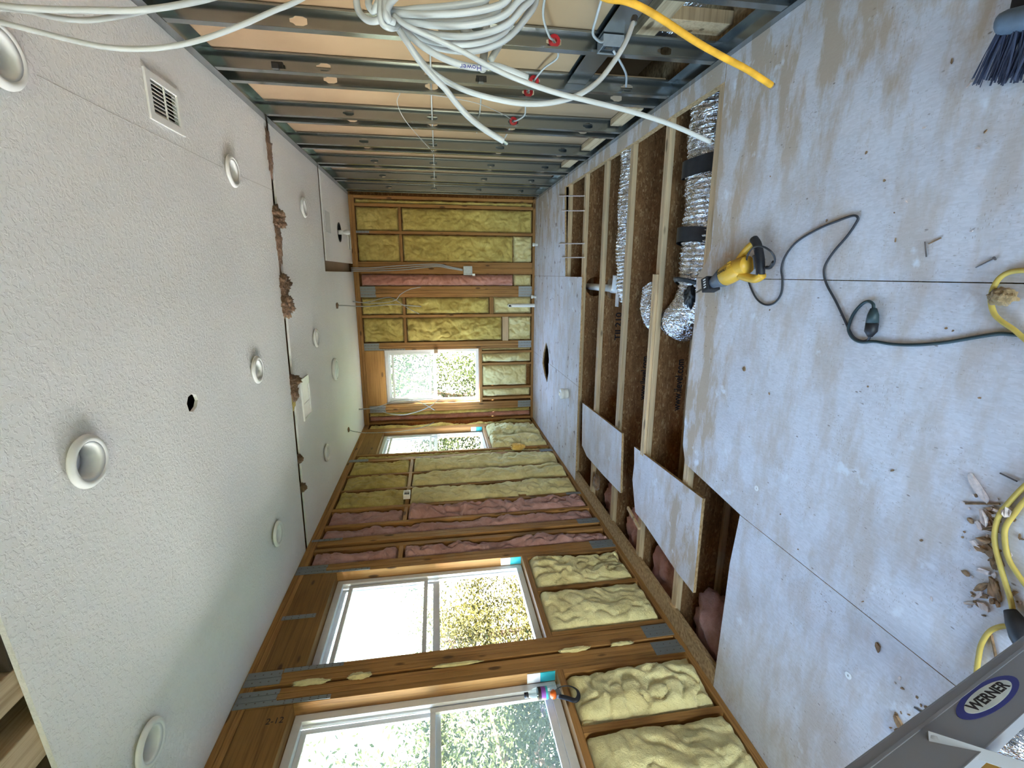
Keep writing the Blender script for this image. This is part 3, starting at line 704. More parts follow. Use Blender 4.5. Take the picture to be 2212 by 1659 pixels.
batt('L', 4.172, 4.438, .04, 1.853, M_PINK2, 'lower pink batt, farthest pink bay of the window wall', .0, .03, .055, cre=1.8)
batt('L', 3.94, 4.128, .04, 2.6, M_PINK2, 'long narrow pink batt beside the post among pink batts', -.012, .02, .035)
batt('L', 3.55, 3.733, 1.895, 2.6, M_PINK2, 'upper pink batt nearest the middle left window', -.012, .02, .045, cre=1.6)
batt('L', 3.55, 3.733, .04, 1.853, M_PINK2, 'lower pink batt nearest the middle left window', -.008, .025, .05, cre=1.6)
batt('L', 3.782, 3.838, .04, 2.6, M_YEL, 'thin yellow strip of insulation in the post gap among pink batts', -.03, .015, .02)
batt('L', 3.002, 3.383, .04, .824, M_YEL2, 'crumpled pale batt under the far half of the middle left window', .0, .03, .035, cre=1.6)
batt('L', 2.552, 2.958, .04, .824, M_YEL2, 'smooth pale batt under the near half of the middle left window', .0, .035, .025)
batt('L', 2.368, 2.390, .04, 2.6, M_YEL2, 'ragged strip of insulation squeezed between the two window posts', -.006, .015, .03, ragged=.0)
batt('L', 1.882, 2.213, .04, .824, M_YEL2, 'lumpy pale batt under the far half of the nearest window', .0, .04, .035, cre=1.6)
batt('L', 1.36, 1.838, .04, .824, M_YEL2, 'large pale batt under the near half of the nearest window', .0, .045, .025)
batt('L', 6.412, 6.868, .04, .824, M_YEL2, 'crumpled pale batt under the far half of the far left window', .01, .05, .05, cre=1.8)
batt('L', 5.95, 6.368, .04, .824, M_YEL2, 'crumpled pale batt under the near half of the far left window', .01, .05, .05, cre=1.8)
# end wall
batt('E', .967, 1.028, .04, 2.6, M_YEL, 'narrow yellow strip of insulation in the corner by the steel studs', -.005, .012, 0.023)
batt('E', .597, .923, 2.005, 2.6, M_YEL, 'upper batt of the end wall, first from the right', -.01, .012, 0.023)
batt('E', .597, .923, .04, 1.963, M_YEL, 'lower batt of the end wall, first from the right', -.01, .012, 0.030)
batt('E', .167, .553, 2.005, 2.6, M_YEL, 'upper batt of the end wall, second from the right', -.01, .012, 0.023)
batt('E', .167, .553, .33, 1.963, M_YEL, 'lower batt of the end wall, second from the right', -.01, .012, 0.034)
batt('E', .167, .553, .04, .325, M_YEL2, 'crumpled scrap of batt at the floor, right side of the end wall', .0, .03, 0.057, cre=1.6)
batt('E', -.183, -.007, .33, 2.58, M_PINK, 'pink roll of insulation standing in a narrow end wall bay', .0, .045, .045, cre=1.6)
batt('E', -.183, -.007, .04, .32, M_YEL2, 'small yellow batt under the pink roll', -.01, .015, 0.038)
batt('E', -.603, -.347, 2.005, 2.6, M_YEL, 'upper batt of the end wall, third from the right', -.005, .02, 0.038)
batt('E', -.603, -.347, .70, 1.963, M_YEL, 'lower batt of the end wall, third from the right', -.005, .025, 0.048)
batt('E', -.603, -.347, .04, .635, M_YEL2, 'batt behind the drain stub at the foot of the end wall', -.02, .015, 0.038)
batt('E', -1.02, -.647, 2.005, 2.6, M_YEL, 'upper batt of the end wall right beside the window', -.008, .015, 0.034)
batt('E', -1.02, -.647, .50, 1.963, M_YEL, 'lower batt of the end wall right beside the window', -.008, .018, 0.042, cre=1.5)
batt('E', -1.02, -.647, .04, .41, M_YEL2, 'small folded batt at the floor right of the end window', -.005, .025, 0.057, cre=1.6)
batt('E', -1.178, -1.14, .04, .824, M_YEL2, 'sliver of insulation under the right edge of the end window', -.01, .01, 0.038, ragged=0)
batt('E', -1.368, -1.217, .04, .824, M_YEL2, 'crumpled narrow batt under the right part of the end window', .0, .03, 0.076, cre=1.8)
batt('E', -1.753, -1.407, .10, .824, M_YEL2, 'flat pale batt under the middle of the end window', -.01, .02, 0.028)
batt('E', -1.933, -1.792, .04, .824, M_YEL2, 'narrow batt under the left part of the end window', -.02, .015, 0.038)
batt('E', -2.20, -2.122, .04, 2.6, M_YEL, 'yellow strip of insulation left of the end window post', -.02, .012, 0.034)
batt('E', -2.275, -2.202, .04, 2.6, M_PINK, 'dusty pink strip of insulation in the corner by the window wall', -.04, .012, 0.034)

def tuft(name, c, size, m, lab, cat='insulation', n=12, seed=1, group=None, sq=(1, 1, 1), flake=0):
    bm = bmesh.new(); bmesh.ops.create_icosphere(bm, subdivisions=4, radius=1)
    mb = MB()
    for v in bm.verts:
        d = v.co.normalized(); r = 1+.35*noise.noise(d*1.8+V((seed*7, 0, 0)))+.22*noise.noise(d*5+V((0, seed*3, 0)))+.14*noise.noise(d*12+V((seed, 0, 5)))
        mb.v.append((c[0]+d.x*r*size*sq[0], c[1]+d.y*r*size*sq[1], c[2]+d.z*r*size*sq[2]))
    mb.f = [tuple(v.index for v in f.verts) for f in bm.faces]; bm.free()
    return mb.build(name, m, label=lab, cat=cat, group=group, smooth=True, fix=False)
for k, (z, L, w, lab) in enumerate(((2.30, .16, .018, 'ragged scrap of insulation high in the seam between the two window posts'), (2.02, .10, .022, 'wide scrap of insulation in the upper seam between the two window posts'),
        (1.45, .22, .012, 'thin scrap of insulation mid seam between the two window posts'), (.72, .16, .016, 'scrap of insulation low in the seam between the two window posts'), (.40, .12, .014, 'scrap of insulation near the foot of the seam between the window posts'))):
    tuft('insulation_scrap', (XL+.006, 2.378, z), w, M_YEL2, lab, seed=50+k, sq=(.7, 1, L/w*.6))
p = at(1118, 965, 0, XL+.04)
tuft('insulation_tuft', p, .075, M_TAN, 'bright orange tuft of insulation sticking out of the window wall', seed=3, sq=(.6, 1, 1.15))
p = at(1095, 925, 0, XL+.03); tuft('insulation_tuft', p, .09, M_YEL2, 'pale tuft of insulation bulging under the far left window', seed=9, sq=(.7, 1.2, 1))

# ================================================================== CEILING FITTINGS
def light_fitting():
    r = thing('recessed_light', 'x', 'ceiling light', (0, 0, H), 'recessed lights')
    def L(prof, nm, m, close=True):
        mb = MB().lathe([(a, H+b) for a, b in prof], n=40, close=close); return mb.build(nm, m, r, smooth=True)
    L([(.066, -.026), (.071, -.030), (.082, -.028), (.090, -.018), (.0905, -.013), (.088, -.013), (.080, -.021), (.064, -.021)], 'trim_ring', M_WHITE)
    L([(.0655, -.027), (.0555, -.014), (.049, .042), (.053, .043), (.060, -.008), (.0655, -.021)], 'baffle', M_WHITE)
    L([(.0005, .036), (.03, .034), (.050, .0395), (.050, .042), (.0005, .042)], 'lens', M_LENS)
    return r
L0 = light_fitting()
col = ['nearest the steel studs', 'in the middle row', 'nearest the windows']; row = ['closest to the camera', 'just before the first ceiling slot', 'beyond the first ceiling slot']
first = True
for i, x in enumerate(LX):
    for j, y in enumerate(LY):
        lab = 'white round recessed ceiling light %s, %s' % (col[i], row[j])
        if first: L0.location = (x, y, H); L0['label'] = lab; first = False
        else: copy_tree(L0, (x, y, H), lab)
# flush disc light
r = thing('disc_light', 'large flush round ceiling light with a pale frosted lens', 'ceiling light', (-1.065, 5.45, H))
fn = lambda x, y, z: (x-1.065, y+5.45, z+H)
MB().lathe([(.125, -.0005), (.128, -.012), (.122, -.026), (.108, -.030), (.104, -.026), (.104, -.0005)], fn, 40, True).build('rim', M_WHITE, r, smooth=True)
MB().lathe([(.0005, -.032), (.06, -.031), (.10, -.027), (.1035, -.02), (.0005, -.02)], fn, 40, True).build('lens', plain('disc_lens', (.66, .70, .70), .4, var=.02), r, smooth=True)
# air register
r = thing('air_register', 'white louvred air register in the ceiling by the steel studs', 'vent', (.735, 2.535, H))
MB().prism([rect(.636, .834, 2.394, 2.678), rect(.668, .802, 2.428, 2.642)], lambda u, v, w: (u, v, H-.001-.010*w)).build('frame', M_WHITE, r, bevel=.002)
for k in range(8):
    x = .678+.0165*k
    MB().obox(V((x, 2.535, H+.002)), V((math.cos(.75), 0, math.sin(.75))), V((0, 1, 0)), V((-math.sin(.75), 0, math.cos(.75))), .008, .106, .0008).build('louvre', M_WHITE, r)
MB().box(.669, .801, 2.532, 2.538, H-.010, H-.004).build('cross_bar', M_WHITE, r)
MB().box(.655, .815, 2.42, 2.65, H+.03, H+.034).build('damper', M_RUST, r)
# hanging white box cover with a torn end
r = thing('ceiling_cover', 'long white access cover hanging open just past the first ceiling slot', 'cover', (-1.07, 4.22, H))
MB().prism([rect(-1.255, -.885, 4.10, 4.335), rect(-1.235, -.96, 4.115, 4.32)], lambda u, v, w: (u, v, H-.001-.014*w)).build('rim', M_WHITE, r, bevel=.002)
MB().box(-1.234, -1.115, 4.116, 4.319, H-.008, H-.005).box(-1.105, -.961, 4.116, 4.319, H-.006, H-.003).build('panel', M_WHITE, r)
MB().box(.44, .67, 5.61, 5.86, H-.006, H-.0005).build('cover_plate', M_LENS, label='flat grey square cover plate on the bathroom ceiling corner', cat='cover', bevel=.002)
r = thing('exhaust_grille', 'long narrow white grille near the end wall at the ceiling', 'vent', (.42, 7.03, H))
MB().prism([rect(.31, .53, 6.93, 7.13), rect(.33, .51, 6.95, 7.11)], lambda u, v, w: (u, v, H-.0005-.012*w)).build('frame', M_WHITE, r, bevel=.002)
MB().box(.331, .509, 6.951, 7.109, H-.004, H-.001).build('grille', M_LENS, r)
# open can with a hanging socket
r = thing('open_light_can', 'black open light can with a white lamp socket hanging from it', 'ceiling light', (.50, 6.38, H))
fn = lambda x, y, z: (x+.50, y+6.38, z+H)
MB().lathe([(.104, .13), (.104, -.004), (.118, -.006), (.118, -.002), (.108, .0), (.108, .13)], fn, 32, True).lathe([(.0005, .128), (.104, .128), (.104, .13), (.0005, .13)], fn, 32, True).build('housing', M_BLACK, r, smooth=False)
MB().lathe([(.001, .02), (.026, .02), (.028, -.03), (.024, -.05), (.001, -.05)], fn, 20).build('socket', M_PVC, r, smooth=True)
MB().lathe([(.018, -.05), (.03, -.075), (.034, -.1), (.022, -.125), (.001, -.13)], fn, 20).build('bulb', M_LENS, r, smooth=True)
MB().tube([(.50, 6.38, H+.12), (.505, 6.38, H+.02)], .004, 6).build('flex', M_CABW, r)

# fluff hanging out of the slots
def fluff(cx, cy, L, w, drop, lab, seed, m=M_FLUFF):
    bm = bmesh.new(); bmesh.ops.create_icosphere(bm, subdivisions=5, radius=1); mb = MB()
    for v in bm.verts:
        d = v.co.normalized()
        r = 1+.35*noise.noise(V((d.x*2.5*L/.15+seed, d.y*2, d.z*2)))+.3*noise.noise(V((d.x*7*L/.15, d.y*6+seed, d.z*6)))+.22*noise.noise(V((d.x*16*L/.15, d.y*14, d.z*14+seed)))
        mb.v.append((cx+d.x*r*L*.5, cy+d.y*r*w*.5, H+.012+d.z*r*drop))
    mb.f = [tuple(v.index for v in f.verts) for f in bm.faces]; bm.free()
    mb.build('cellulose_clump', m, label=lab, cat='insulation', group='brown clumps in the ceiling slot', smooth=True, fix=False)
for k, (px, py, L, w, dr, lab) in enumerate((
        (586, 330, .35, .09, .03, 'thin brown fluff in the ceiling slot nearest the steel studs'),
        (604, 473, .17, .12, .075, 'round brown clump hanging from the ceiling slot near the steel studs'),
        (606, 520, .40, .09, .035, 'thin line of brown fluff along the ceiling slot after the round clump'),
        (617, 613, .15, .12, .07, 'brown clump hanging mid slot, first of two neighbours'),
        (621, 655, .20, .13, .075, 'brown clump hanging mid slot, nearer the windows of two neighbours'),
        (637, 822, .10, .12, .075, 'ragged brown clump beside the white access cover'),
        (638, 845, .16, .10, .05, 'lower brown clump right below the ragged one by the access cover'),
        (648, 995, .07, .06, .04, 'small brown wisp in the ceiling slot towards the windows'),
        (654, 1058, .08, .06, .045, 'small brown wisp in the ceiling slot nearest the window wall'))):
    p = at(px-4, py, 2, H); yc = 3.92+.026*(p.x); fluff(p.x, yc, L, w, dr, lab, 3.1*k+1)
fluff(-1.02, 3.89, .13, .09, .02, 'yellowish scrap of insulation in the ceiling slot', 40, M_YEL)
# ceiling joists where the plaster stops
for x0, x1, lab in ((-1.17, -1.075, 'pale ceiling joist where the plaster stops, right of two'), (-1.40, -1.275, 'pale ceiling joist where the plaster stops, left of two')):
    MB().box(x0, x1, .2, 3.0, H+.017, H+.24).build('ceiling_joist', M_JY, label=lab, cat='joist', bevel=.003)
MB().box(-1.07, -.3, 1.27, 1.29, H+.017, H+.30).build('cavity_dark_sheet', M_DARK, kind='structure')  # near-black sheet standing in for the shade of the joist cavity

# fine seams and torn plaster
tube_thing('seam_crack', [(.583, 1.80, H-.0006), (.58, 2.3, H-.0006), (.583, 3.08, H-.0006)], .0012, M_CRACK, 'hairline seam in the ceiling running between two lights by the steel studs', 'crack', n=4)
tube_thing('seam_crack', [(.583, 3.29, H-.0006), (.60, 3.95, H-.0006)], .0012, M_CRACK, 'hairline seam in the ceiling from the light to the first slot', 'crack', n=4)

# wires hanging from the ceiling
def wire(pts, lab, r=.0048, m=M_CABW, nm='hanging_wire'): return tube_thing(nm, pts, r, m, lab, 'wire', 'wires hanging from the ceiling')
a = at(727, 660, 2, H)
wire([a, a+V((0, -.01, -.10)), at(790, 662, 1, 6.0), at(850, 658, 1, 6.05), at(910, 662, 1, 6.1)], 'grey wire pair from a torn ceiling hole to a loose end before the end wall', .006, M_CABG)
b = at(762, 652, 2, H)
wire([b, at(790, 653, 1, 6.9), at(832, 643, 1, 6.85), at(850, 645, 1, 6.8), at(880, 665, 1, 6.75), at(905, 678, 1, 6.7)], 'white wire arching and then dropping in front of the end wall post')
wire([b+V((.01, .0, 0)), at(800, 655, 1, 6.9), at(850, 650, 1, 6.8), at(865, 636, 1, 6.75), at(885, 625, 1, 6.75), at(909, 620, 1, 6.75)], 'white wire rising to a loose end over the end wall post')
c = at(775, 885, 2, H)
wire([c, at(800, 882, 1, 6.75), at(828, 875, 1, 6.7), at(850, 866, 1, 6.65), at(880, 863, 1, 6.6), at(910, 870, 1, 6.6), at(939, 886, 1, 6.6)], 'white wire curving down across the end window to a loose end')
wire([c+V((.01, .01, 0)), at(815, 883, 1, 6.75), at(835, 892, 1, 6.65), at(870, 896, 1, 6.6), at(905, 888, 1, 6.55), at(930, 877, 1, 6.5), at(951, 861, 1, 6.5)], 'white wire looping low across the end window corner')
d = at(752, 928, 2, H)
wire([d, at(765, 932, 1, 5.9), at(790, 935, 1, 5.85), at(850, 933, 1, 5.8), at(890, 928, 1, 5.8), at(920, 920, 1, 5.8), at(938, 912, 1, 5.8)], 'wire hanging out of a torn ceiling hole above the far left window')
for q, s, lab in ((a, .035, 'torn brown plaster around the hole with the grey wires'), (d, .03, 'torn brown plaster around the hole above the far left window')):
    tuft('torn_plaster', q+V((0, 0, -.004)), s, M_FLUFF, lab, 'plaster scrap', seed=5, sq=(1, 1.1, .5))
# cables on the end wall post
for k, (dx, lab) in enumerate(((.0, 'first white cable down the end wall post into the metal box'), (.022, 'second white cable down the end wall post into the metal box'), (.045, 'outermost white cable running down the end wall post'))):
    tube_thing('white_cable', [(.03+dx, 7.15, H+.02), (.035+dx, D-.03, 2.4), (.05+dx*1.4, D-.03, 2.0), (.10+dx*.8, D-.045, 1.5), (.075+dx*.6, D-.04, 1.3), (.045+dx*.4, D-.02, 1.10)], .006, M_CABW, lab, 'cable', 'cables on the end wall post')
r = thing('switch_box', 'open grey metal switch box on the wide post of the end wall', 'electrical box', (.055, D-.03, 1.03))
MB().prism([rect(-.02, .11, .96, 1.09), rect(-.012, .102, .968, 1.082)], lambda u, v, w: (u, D-.002-.045*w, v)).box(-.012, .102, D-.006, D-.003, .968, 1.082).build('shell', M_SOCK, r)
MB().box(-.03, .0, D-.05, D-.02, .92, .958).build('tab', M_WHITEP, r)
r = thing('outlet_box', 'white plastic outlet box on the block among the window wall batts', 'electrical box', (XL+.02, 4.66, 1.87))
MB().prism([rect(4.60, 4.71, 1.845, 1.915), rect(4.606, 4.704, 1.851, 1.909)], lambda u, v, w: (XL+.001+.05*w, u, v)).box(XL+.002, XL+.006, 4.606, 4.704, 1.851, 1.909).build('shell', M_WHITEP, r)
for z in (1.865, 1.895): MB().box(XL+.007, XL+.03, 4.62, 4.69, z-.006, z+.006).build('terminal', M_SOCK, r)
# drain stub, pipes on the end wall
r = thing('drain_stub', 'white drain pipe stub sticking out of the end wall with an open end', 'pipe', (-.46, D-.05, .40))
MB().lathe([(.019, .0), (.019, .12), (.027, .12), (.027, .0)], lambda x, y, z: (x-.475, D-.09+z, y+.395), 24, True).build('pipe', M_PVC, r, smooth=False)
MB().lathe([(.0005, 0), (.018, 0)], lambda x, y, z: (x-.475, D-.03, y+.395), 24).build('bore_dark_disc', M_BLACK, r)  # black disc painted in for the shade inside the open pipe
MB().tube([(-.475, D-.03, .36), (-.475, D-.05, .003)], .027, 16).build('waste_pipe', M_PVC, label='white waste pipe coming up through the floor at the end wall', cat='pipe', smooth=False)
for x, y, lab in ((.42, 7.02, 'short white pipe stub at the floor, right part of the end wall'), (-.34, 7.08, 'small white pipe stub at the floor left of the pink roll')):
    MB().lathe([(.02, .001), (.022, .05), (.026, .05), (.026, .075), (.001, .078)], lambda a, b, c, x=x, y=y: (a+x, b+y, c), 16).build('pipe_stub', M_PVC, label=lab, cat='pipe', smooth=True)
p = fl(1226, 850)
r = thing('capped_pipe', 'white capped pipe standing up from the far floor', 'pipe', p)
MB().lathe([(.058, .002), (.058, .055), (.064, .055), (.064, .085), (.052, .092), (.001, .094)], lambda a, b, c: (a+p.x, b+p.y, c), 28).build('pipe', M_PVC, r, smooth=True)
MB().box(p.x-.02, p.x+.02, p.y-.02, p.y+.02, .094, .108).build('square_plug', M_PVC, r, bevel=.003)
# little tan thing clipped above the end window and lock knob
MB().box(-1.19, -1.125, D-.05, D+.001, 1.51, 1.565).build('cardboard_tag', M_DRY, label='small brown cardboard tag hanging at the edge of the end window', cat='tag', bevel=.004)

# ================================================================== FLOOR OPENING
JY = [1.95, 2.53, 3.12, 3.70, 4.28, 4.86, 5.45]
jl = ['floor joist under the near edge of the opening at the window side', 'floor joist just under the near floor edge', 'floor joist with a strip of subfloor still on it', 'floor joist beside the thin silver duct',
      'floor joist in front of the far floor edge', 'floor joist under the far floor edge', 'floor joist in the notch of the far floor']
# stuff in web direction x, z
HOLES = {4.86: [circ(-.13, -.165, .10, 28)], 4.28: [circ(-.13, -.16, .10, 28)], 3.12: [circ(-.32, -.183, .121, 32)]}
for y, lab in zip(JY, jl):
    r = thing('floor_joist', lab, 'joist', (-.6, y, -.34), 'floor joists')
    for z0, z1 in ((-.0585, -.0205), (-.343, -.305)):
        MB().box(XL-.13, XR+.3, y-.030, y+.030, z0, z1).build('flange', M_JX, r, bevel=.002)
    w = MB().prism([rect(XL-.13, XR+.3, -.306, -.058)] + HOLES.get(y, []), lambda u, v, q: (u, y-.006+.012*q, v)).build('web', M_OSB, r)
    for yy, body, px, py, L in ((4.28, 'TJI 210', 1336, 705, .265), (3.70, 'www.ilevel.com', 1391, 817, .385), (3.12, 'www.ilevel.com', 1466, 832, .39), (3.70, 'TJI', 1423, 267, .12)):
        if yy == y:
            q = at(px, py, 1, y-.0062)
            text(body, .082, q, (1, 0, 0), (0, 0, 1), M_INK, w, 'printing', .0003, fit=L, bold=.02)
MB().box(-1.34, .0, 3.098, 3.124, -.0198, .0).box(-1.34, .0, 3.130, 3.15, -.0198, .002).build('subfloor_strip', M_JX, label='narrow torn strip of subfloor left on a floor joist', cat='board', bevel=.002)
# loose panels
def loose(pts, lab, th=.019):
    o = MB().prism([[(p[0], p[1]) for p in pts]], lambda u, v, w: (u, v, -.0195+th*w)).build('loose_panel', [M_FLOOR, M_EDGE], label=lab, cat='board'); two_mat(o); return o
loose([(-1.337, 4.616), (-1.302, 3.526), (-1.826, 3.479), (-1.85, 3.9), (-1.86, 4.4), (-1.804, 4.574)], 'smaller loose subfloor panel lying across the open joists')
loose([(-1.324, 3.266), (-1.279, 2.297), (-1.91, 2.29), (-1.905, 2.5), (-1.84, 3.0), (-1.837, 3.17), (-1.60, 3.26), (-1.46, 3.245)], 'larger loose subfloor panel lying nearest the camera across the joists')
q0, q1 = fl(1357, 1098, .01), fl(1380, 1140, .01)
MB().obox((q0+q1)/2, (q1-q0).normalized(), (q1-q0).normalized().cross(V((0, 0, 1))), V((0, 0, 1)), .12, .012, .008).build('wood_sliver', M_JX, label='pale wood sliver poking out beside the larger loose panel', cat='splinter')
# wire supports lying over the notch
for k, (px, lab) in enumerate(((423, 'pale support wire over the notch, nearest the steel studs'), (455, 'pale support wire over the notch, second from the steel studs'), (526, 'pale support wire over the notch, third from the steel studs'), (556, 'pale support wire over the notch, farthest from the steel studs'))):
    MB().tube([fl(1208+(k % 2)*6, px, .006), fl(1262, px, -.012)], .006, 8).build('support_wire', M_PALECHIP, label=lab, cat='wire', group='support wires over the notch')
# ducts
def duct(path, r, ring=.02, sq=1.0, n=28, seed=0, cr=.10):
    pts = spline(path, 40); mb = MB(); m = len(pts); up = None; s = 0
    for i, p in enumerate(pts):
        t = (pts[min(i+1, m-1)]-pts[max(i-1, 0)]).normalized()
        if i: s += (p-pts[i-1]).length
        up = V((0, 0, 1)) - t*t.z; up.normalize(); w = t.cross(up)
        for k in range(n):
            a = 2*PI*k/n
            rr = r*(1+.045*math.sin(s/ring*2*PI)+cr*noise.noise(V((s*6, math.cos(a)*1.6, math.sin(a)*1.6+seed)))+.05*noise.noise(V((s*22, math.cos(a)*5, math.sin(a)*5+seed))))
            mb.v.append(tuple(p+up*(rr*math.sin(a)*sq)+w*(rr*math.cos(a))))
    for i in range(m-1):
        for k in range(n):
            k2 = (k+1) % n; mb.f.append((i*n+k, i*n+k2, (i+1)*n+k2, (i+1)*n+k))
    mb.f += [tuple(reversed(range(n))), tuple(range((m-1)*n, m*n))]
    return mb, pts
mb, _ = duct([(1.0, 3.91, -.14), (.6, 3.91, -.145), (.2, 3.92, -.15), (-.05, 3.91, -.17), (-.16, 3.92, -.20), (-.22, 3.93, -.24)], .122, .028, seed=4)
mb.build('foil_duct', M_FOIL, label='thin silver flexible duct in the joist bay leading to the white elbow', cat='duct', smooth=True)
BIG = [(1.25, 2.86, -.20), (.8, 2.86, -.20), (.4, 2.85, -.20), (.1, 2.84, -.20), (-.14, 2.86, -.205), (-.28, 2.98, -.20), (-.32, 3.12, -.19), (-.31, 3.26, -.185), (-.25, 3.40, -.20), (-.12, 3.47, -.25)]
r = thing('foil_duct', 'thick silver flexible duct with black tape bands, bending through a joist', 'duct', (.3, 2.86, -.2))
mb, pts = duct(BIG, .150, .03, seed=9)
# squeeze the part that passes through the joist web
vs = []
for v in mb.v:
    k = max(0, 1-abs(v[1]-3.12)/.10) if v[0] < -.1 else 0
    vs.append((v[0]+(-.32-v[0])*.26*k, v[1], v[2]+(-.183-v[2])*.26*k))
mb.v = vs; mb.build('sleeve', M_FOIL, r, smooth=True)
def band(x, w, tilt, rad=.160):
    m = MB()
    def fn(a, b):
        t = 2*PI*a; xx = x+w*(b-.5)+tilt*math.sin(t)+.006*noise.noise(V((math.cos(t)*3, math.sin(t)*3, x*9)))
        return (xx, 2.86+rad*math.cos(t), -.20+rad*math.sin(t))
    return m.grid(48, 4, fn).build('tape_band', M_TAPE, r, label='black tape band', smooth=True, fix=False)
band(.655, .10, -.03, .176); band(.215, .09, .03, .176)
a = [V((-.05, 2.70, -.20))+V((.05*math.sin(t*.6), .155*math.cos(t), .155*math.sin(t))) for t in [k*PI/14 for k in range(29)]]
m = MB().tube([V((-.09+.06*math.sin(t), 2.85+.174*math.cos(t), -.20+.174*math.sin(t))) for t in [2*PI*k/36 for k in range(37)]], .016, 6, flat=.25); m.build('strap', M_TAPE, r, label='black strap round the bend')
tuft('tape_scrap', fl(1490, 640, -.02), .045, M_TAPE, 'crumpled black tape scrap at the bend of the thick duct', 'tape', seed=11, sq=(1.4, .7, .8))
# white elbow pipe through the joist holes
r = thing('elbow_pipe', 'white plastic pipe with an elbow passing through round joist holes', 'pipe', (-.13, 4.5, -.165))
MB().tube([(-.13, 5.1, -.135), (-.13, 4.20, -.125)], .034, 18).build('pipe', M_PVC, r, smooth=True)
MB().tube(spline([(-.13, 4.24, -.125), (-.13, 4.17, -.122), (-.115, 4.125, -.118), (-.06, 4.105, -.115), (-.01, 4.10, -.115)], 6), .042, 18).build('elbow', M_PVC, r, smooth=True)
MB().box(-.29, -.15, 4.09, 4.15, -.135, -.125).build('hanger', M_WHITEP, r)
# pink blanket ends in the bays by the window wall
for k, (x, y, s, lab) in enumerate(((-2.15, 2.26, .20, 'pink insulation filling the joist bay nearest the camera at the window side'), (-2.15, 2.84, .20, 'pink insulation in the joist bay beside the larger loose panel'),
        (-2.15, 3.42, .19, 'dusty pink insulation in the joist bay between the loose panels'), (-2.12, 4.0, .17, 'brown pink insulation in the joist bay beside the smaller loose panel'))):
    tuft('insulation_wad', (x-.06, y, -.21), s, M_PINK if k != 0 else M_PINK2, lab, seed=20+k, sq=(1.3, 1.15, .62))
tuft('insulation_scrap', (-2.03, 4.12, -.02), .06, M_FLUFF, 'brown fluff on the joist by the smaller loose panel', seed=31, sq=(1.2, 1, .5))

# ================================================================== RECIPROCATING SAW
S0 = fl(1668, 552); S1 = fl(1546, 618)
ax = (S1-S0).normalized(); ay = V((0, 0, 1)).cross(ax); LEN = (S1-S0).length
saw = thing('reciprocating_saw', 'yellow and black reciprocating saw lying on the floor at the opening edge', 'power tool', S0)
SC = LEN/.42
def sw(x, y, z): return S0 + ax*(x*SC) + ay*(y*SC) + V((0, 0, z*SC))
def tub(pts, r, nm, m, n=16, flat=1.0, k=6, lab=None): return MB().tube([sw(*p) for p in (spline(pts, k) if k else [V(p) for p in pts])], r, n, flat=flat).build(nm, m, saw, smooth=True, label=lab)
def sl(prof, nm, m, y0=0.0, z0=.048, sz=.9, n=24):
    return MB().lathe(prof, lambda a, b, c: sw(c, y0+a, z0+b*sz), n, True).build(nm, m, saw, smooth=True)
sl([(.001, .13), (.036, .132), (.046, .15), (.049, .18), (.050, .22), (.048, .262), (.040, .268), (.001, .268)], 'motor_housing', M_SAWY)
sl([(.001, .266), (.046, .266), (.047, .28), (.040, .31), (.032, .345), (.027, .37), (.001, .372)], 'gear_boot', M_GREY)
MB().prism([rect(-.036, .036, .012, .082), rect(-.020, .020, .028, .066)], lambda u, v, w: sw(.365+.055*w, u, v)).build('shoe', M_BLACK, saw, bevel=.004)
for k in range(4): MB().box(0, 1, 0, 1, 0, 1) if False else MB().obox(sw(.385+.0, -.022+.013*k, .0835), ax, ay, V((0, 0, 1)), .010, .003, .0008).build('shoe_slot', M_PVC, saw)
MB().prism([[(.36, -.006), (.52, -.004), (.535, .002), (.52, .006), (.36, .006)]], lambda u, v, w: sw(u, v, .046+.0015*w)).build('blade', M_STEEL, saw)
tub([(.15, -.040, .05), (.10, -.062, .048), (.055, -.074, .045), (.03, -.070, .042)], .0145*SC, 'handle_arm', M_SAWY)
tub([(.15, .035, .05), (.11, .060, .045), (.06, .082, .042), (.02, .078, .040)], .019*SC, 'handle_arm', M_SAWY)
tub([(.16, -.005, .05), (.12, .0, .048), (.10, .004, .046)], .040*SC, 'motor_tail', M_SAWY)
tub([(.045, -.092, .044), (.028, -.06, .044), (.020, 0, .044), (.024, .045, .043), (.03, .075, .042)], .0185*SC, 'grip', M_BLACK)
tub([(.052, -.02, .044), (.05, .01, .044), (.052, .04, .044)], .009*SC, 'trigger', M_GREY)
for k in range(3): MB().obox(sw(.165+.0, -.03+.013*k, .093-.002*abs(k-1)), ax, ay, V((0, 0, 1)), .012, .003, .002).build('cooling_slot', plain('slot_amber', (.55, .30, .02), .5), saw)
text('DEWALT', .018*SC, sw(.222, -.008, .0935), ay*-1*-1 if False else -ax, -ay, M_INK, saw, 'lettering', .0006)
def cordpts(l, z=.006): return [fl(px, py, z if len(q) == 0 else q[0]) for (px, py, *q) in l]
MB().tube(spline(cordpts([(1652, 578, .04), (1668, 575, .05), (1674, 560, .07), (1665, 543, .10), (1645, 532, .11), (1627, 535, .10), (1615, 552, .07), (1612, 575, .03), (1616, 605), (1632, 642), (1652, 658), (1672, 655), (1687, 635), (1690, 605), (1688, 580),
    (1697, 552), (1722, 522), (1765, 496), (1810, 477), (1842, 466), (1853, 470), (1849, 482), (1830, 510), (1800, 545), (1783, 572), (1780, 592), (1786, 615), (1805, 650), (1824, 690), (1834, 712), (1845, 729), (1862, 737), (1875, 734), (1879, 726, .014)]), 8), .0042, 8).build('power_cord', M_CORDB, saw, smooth=True)
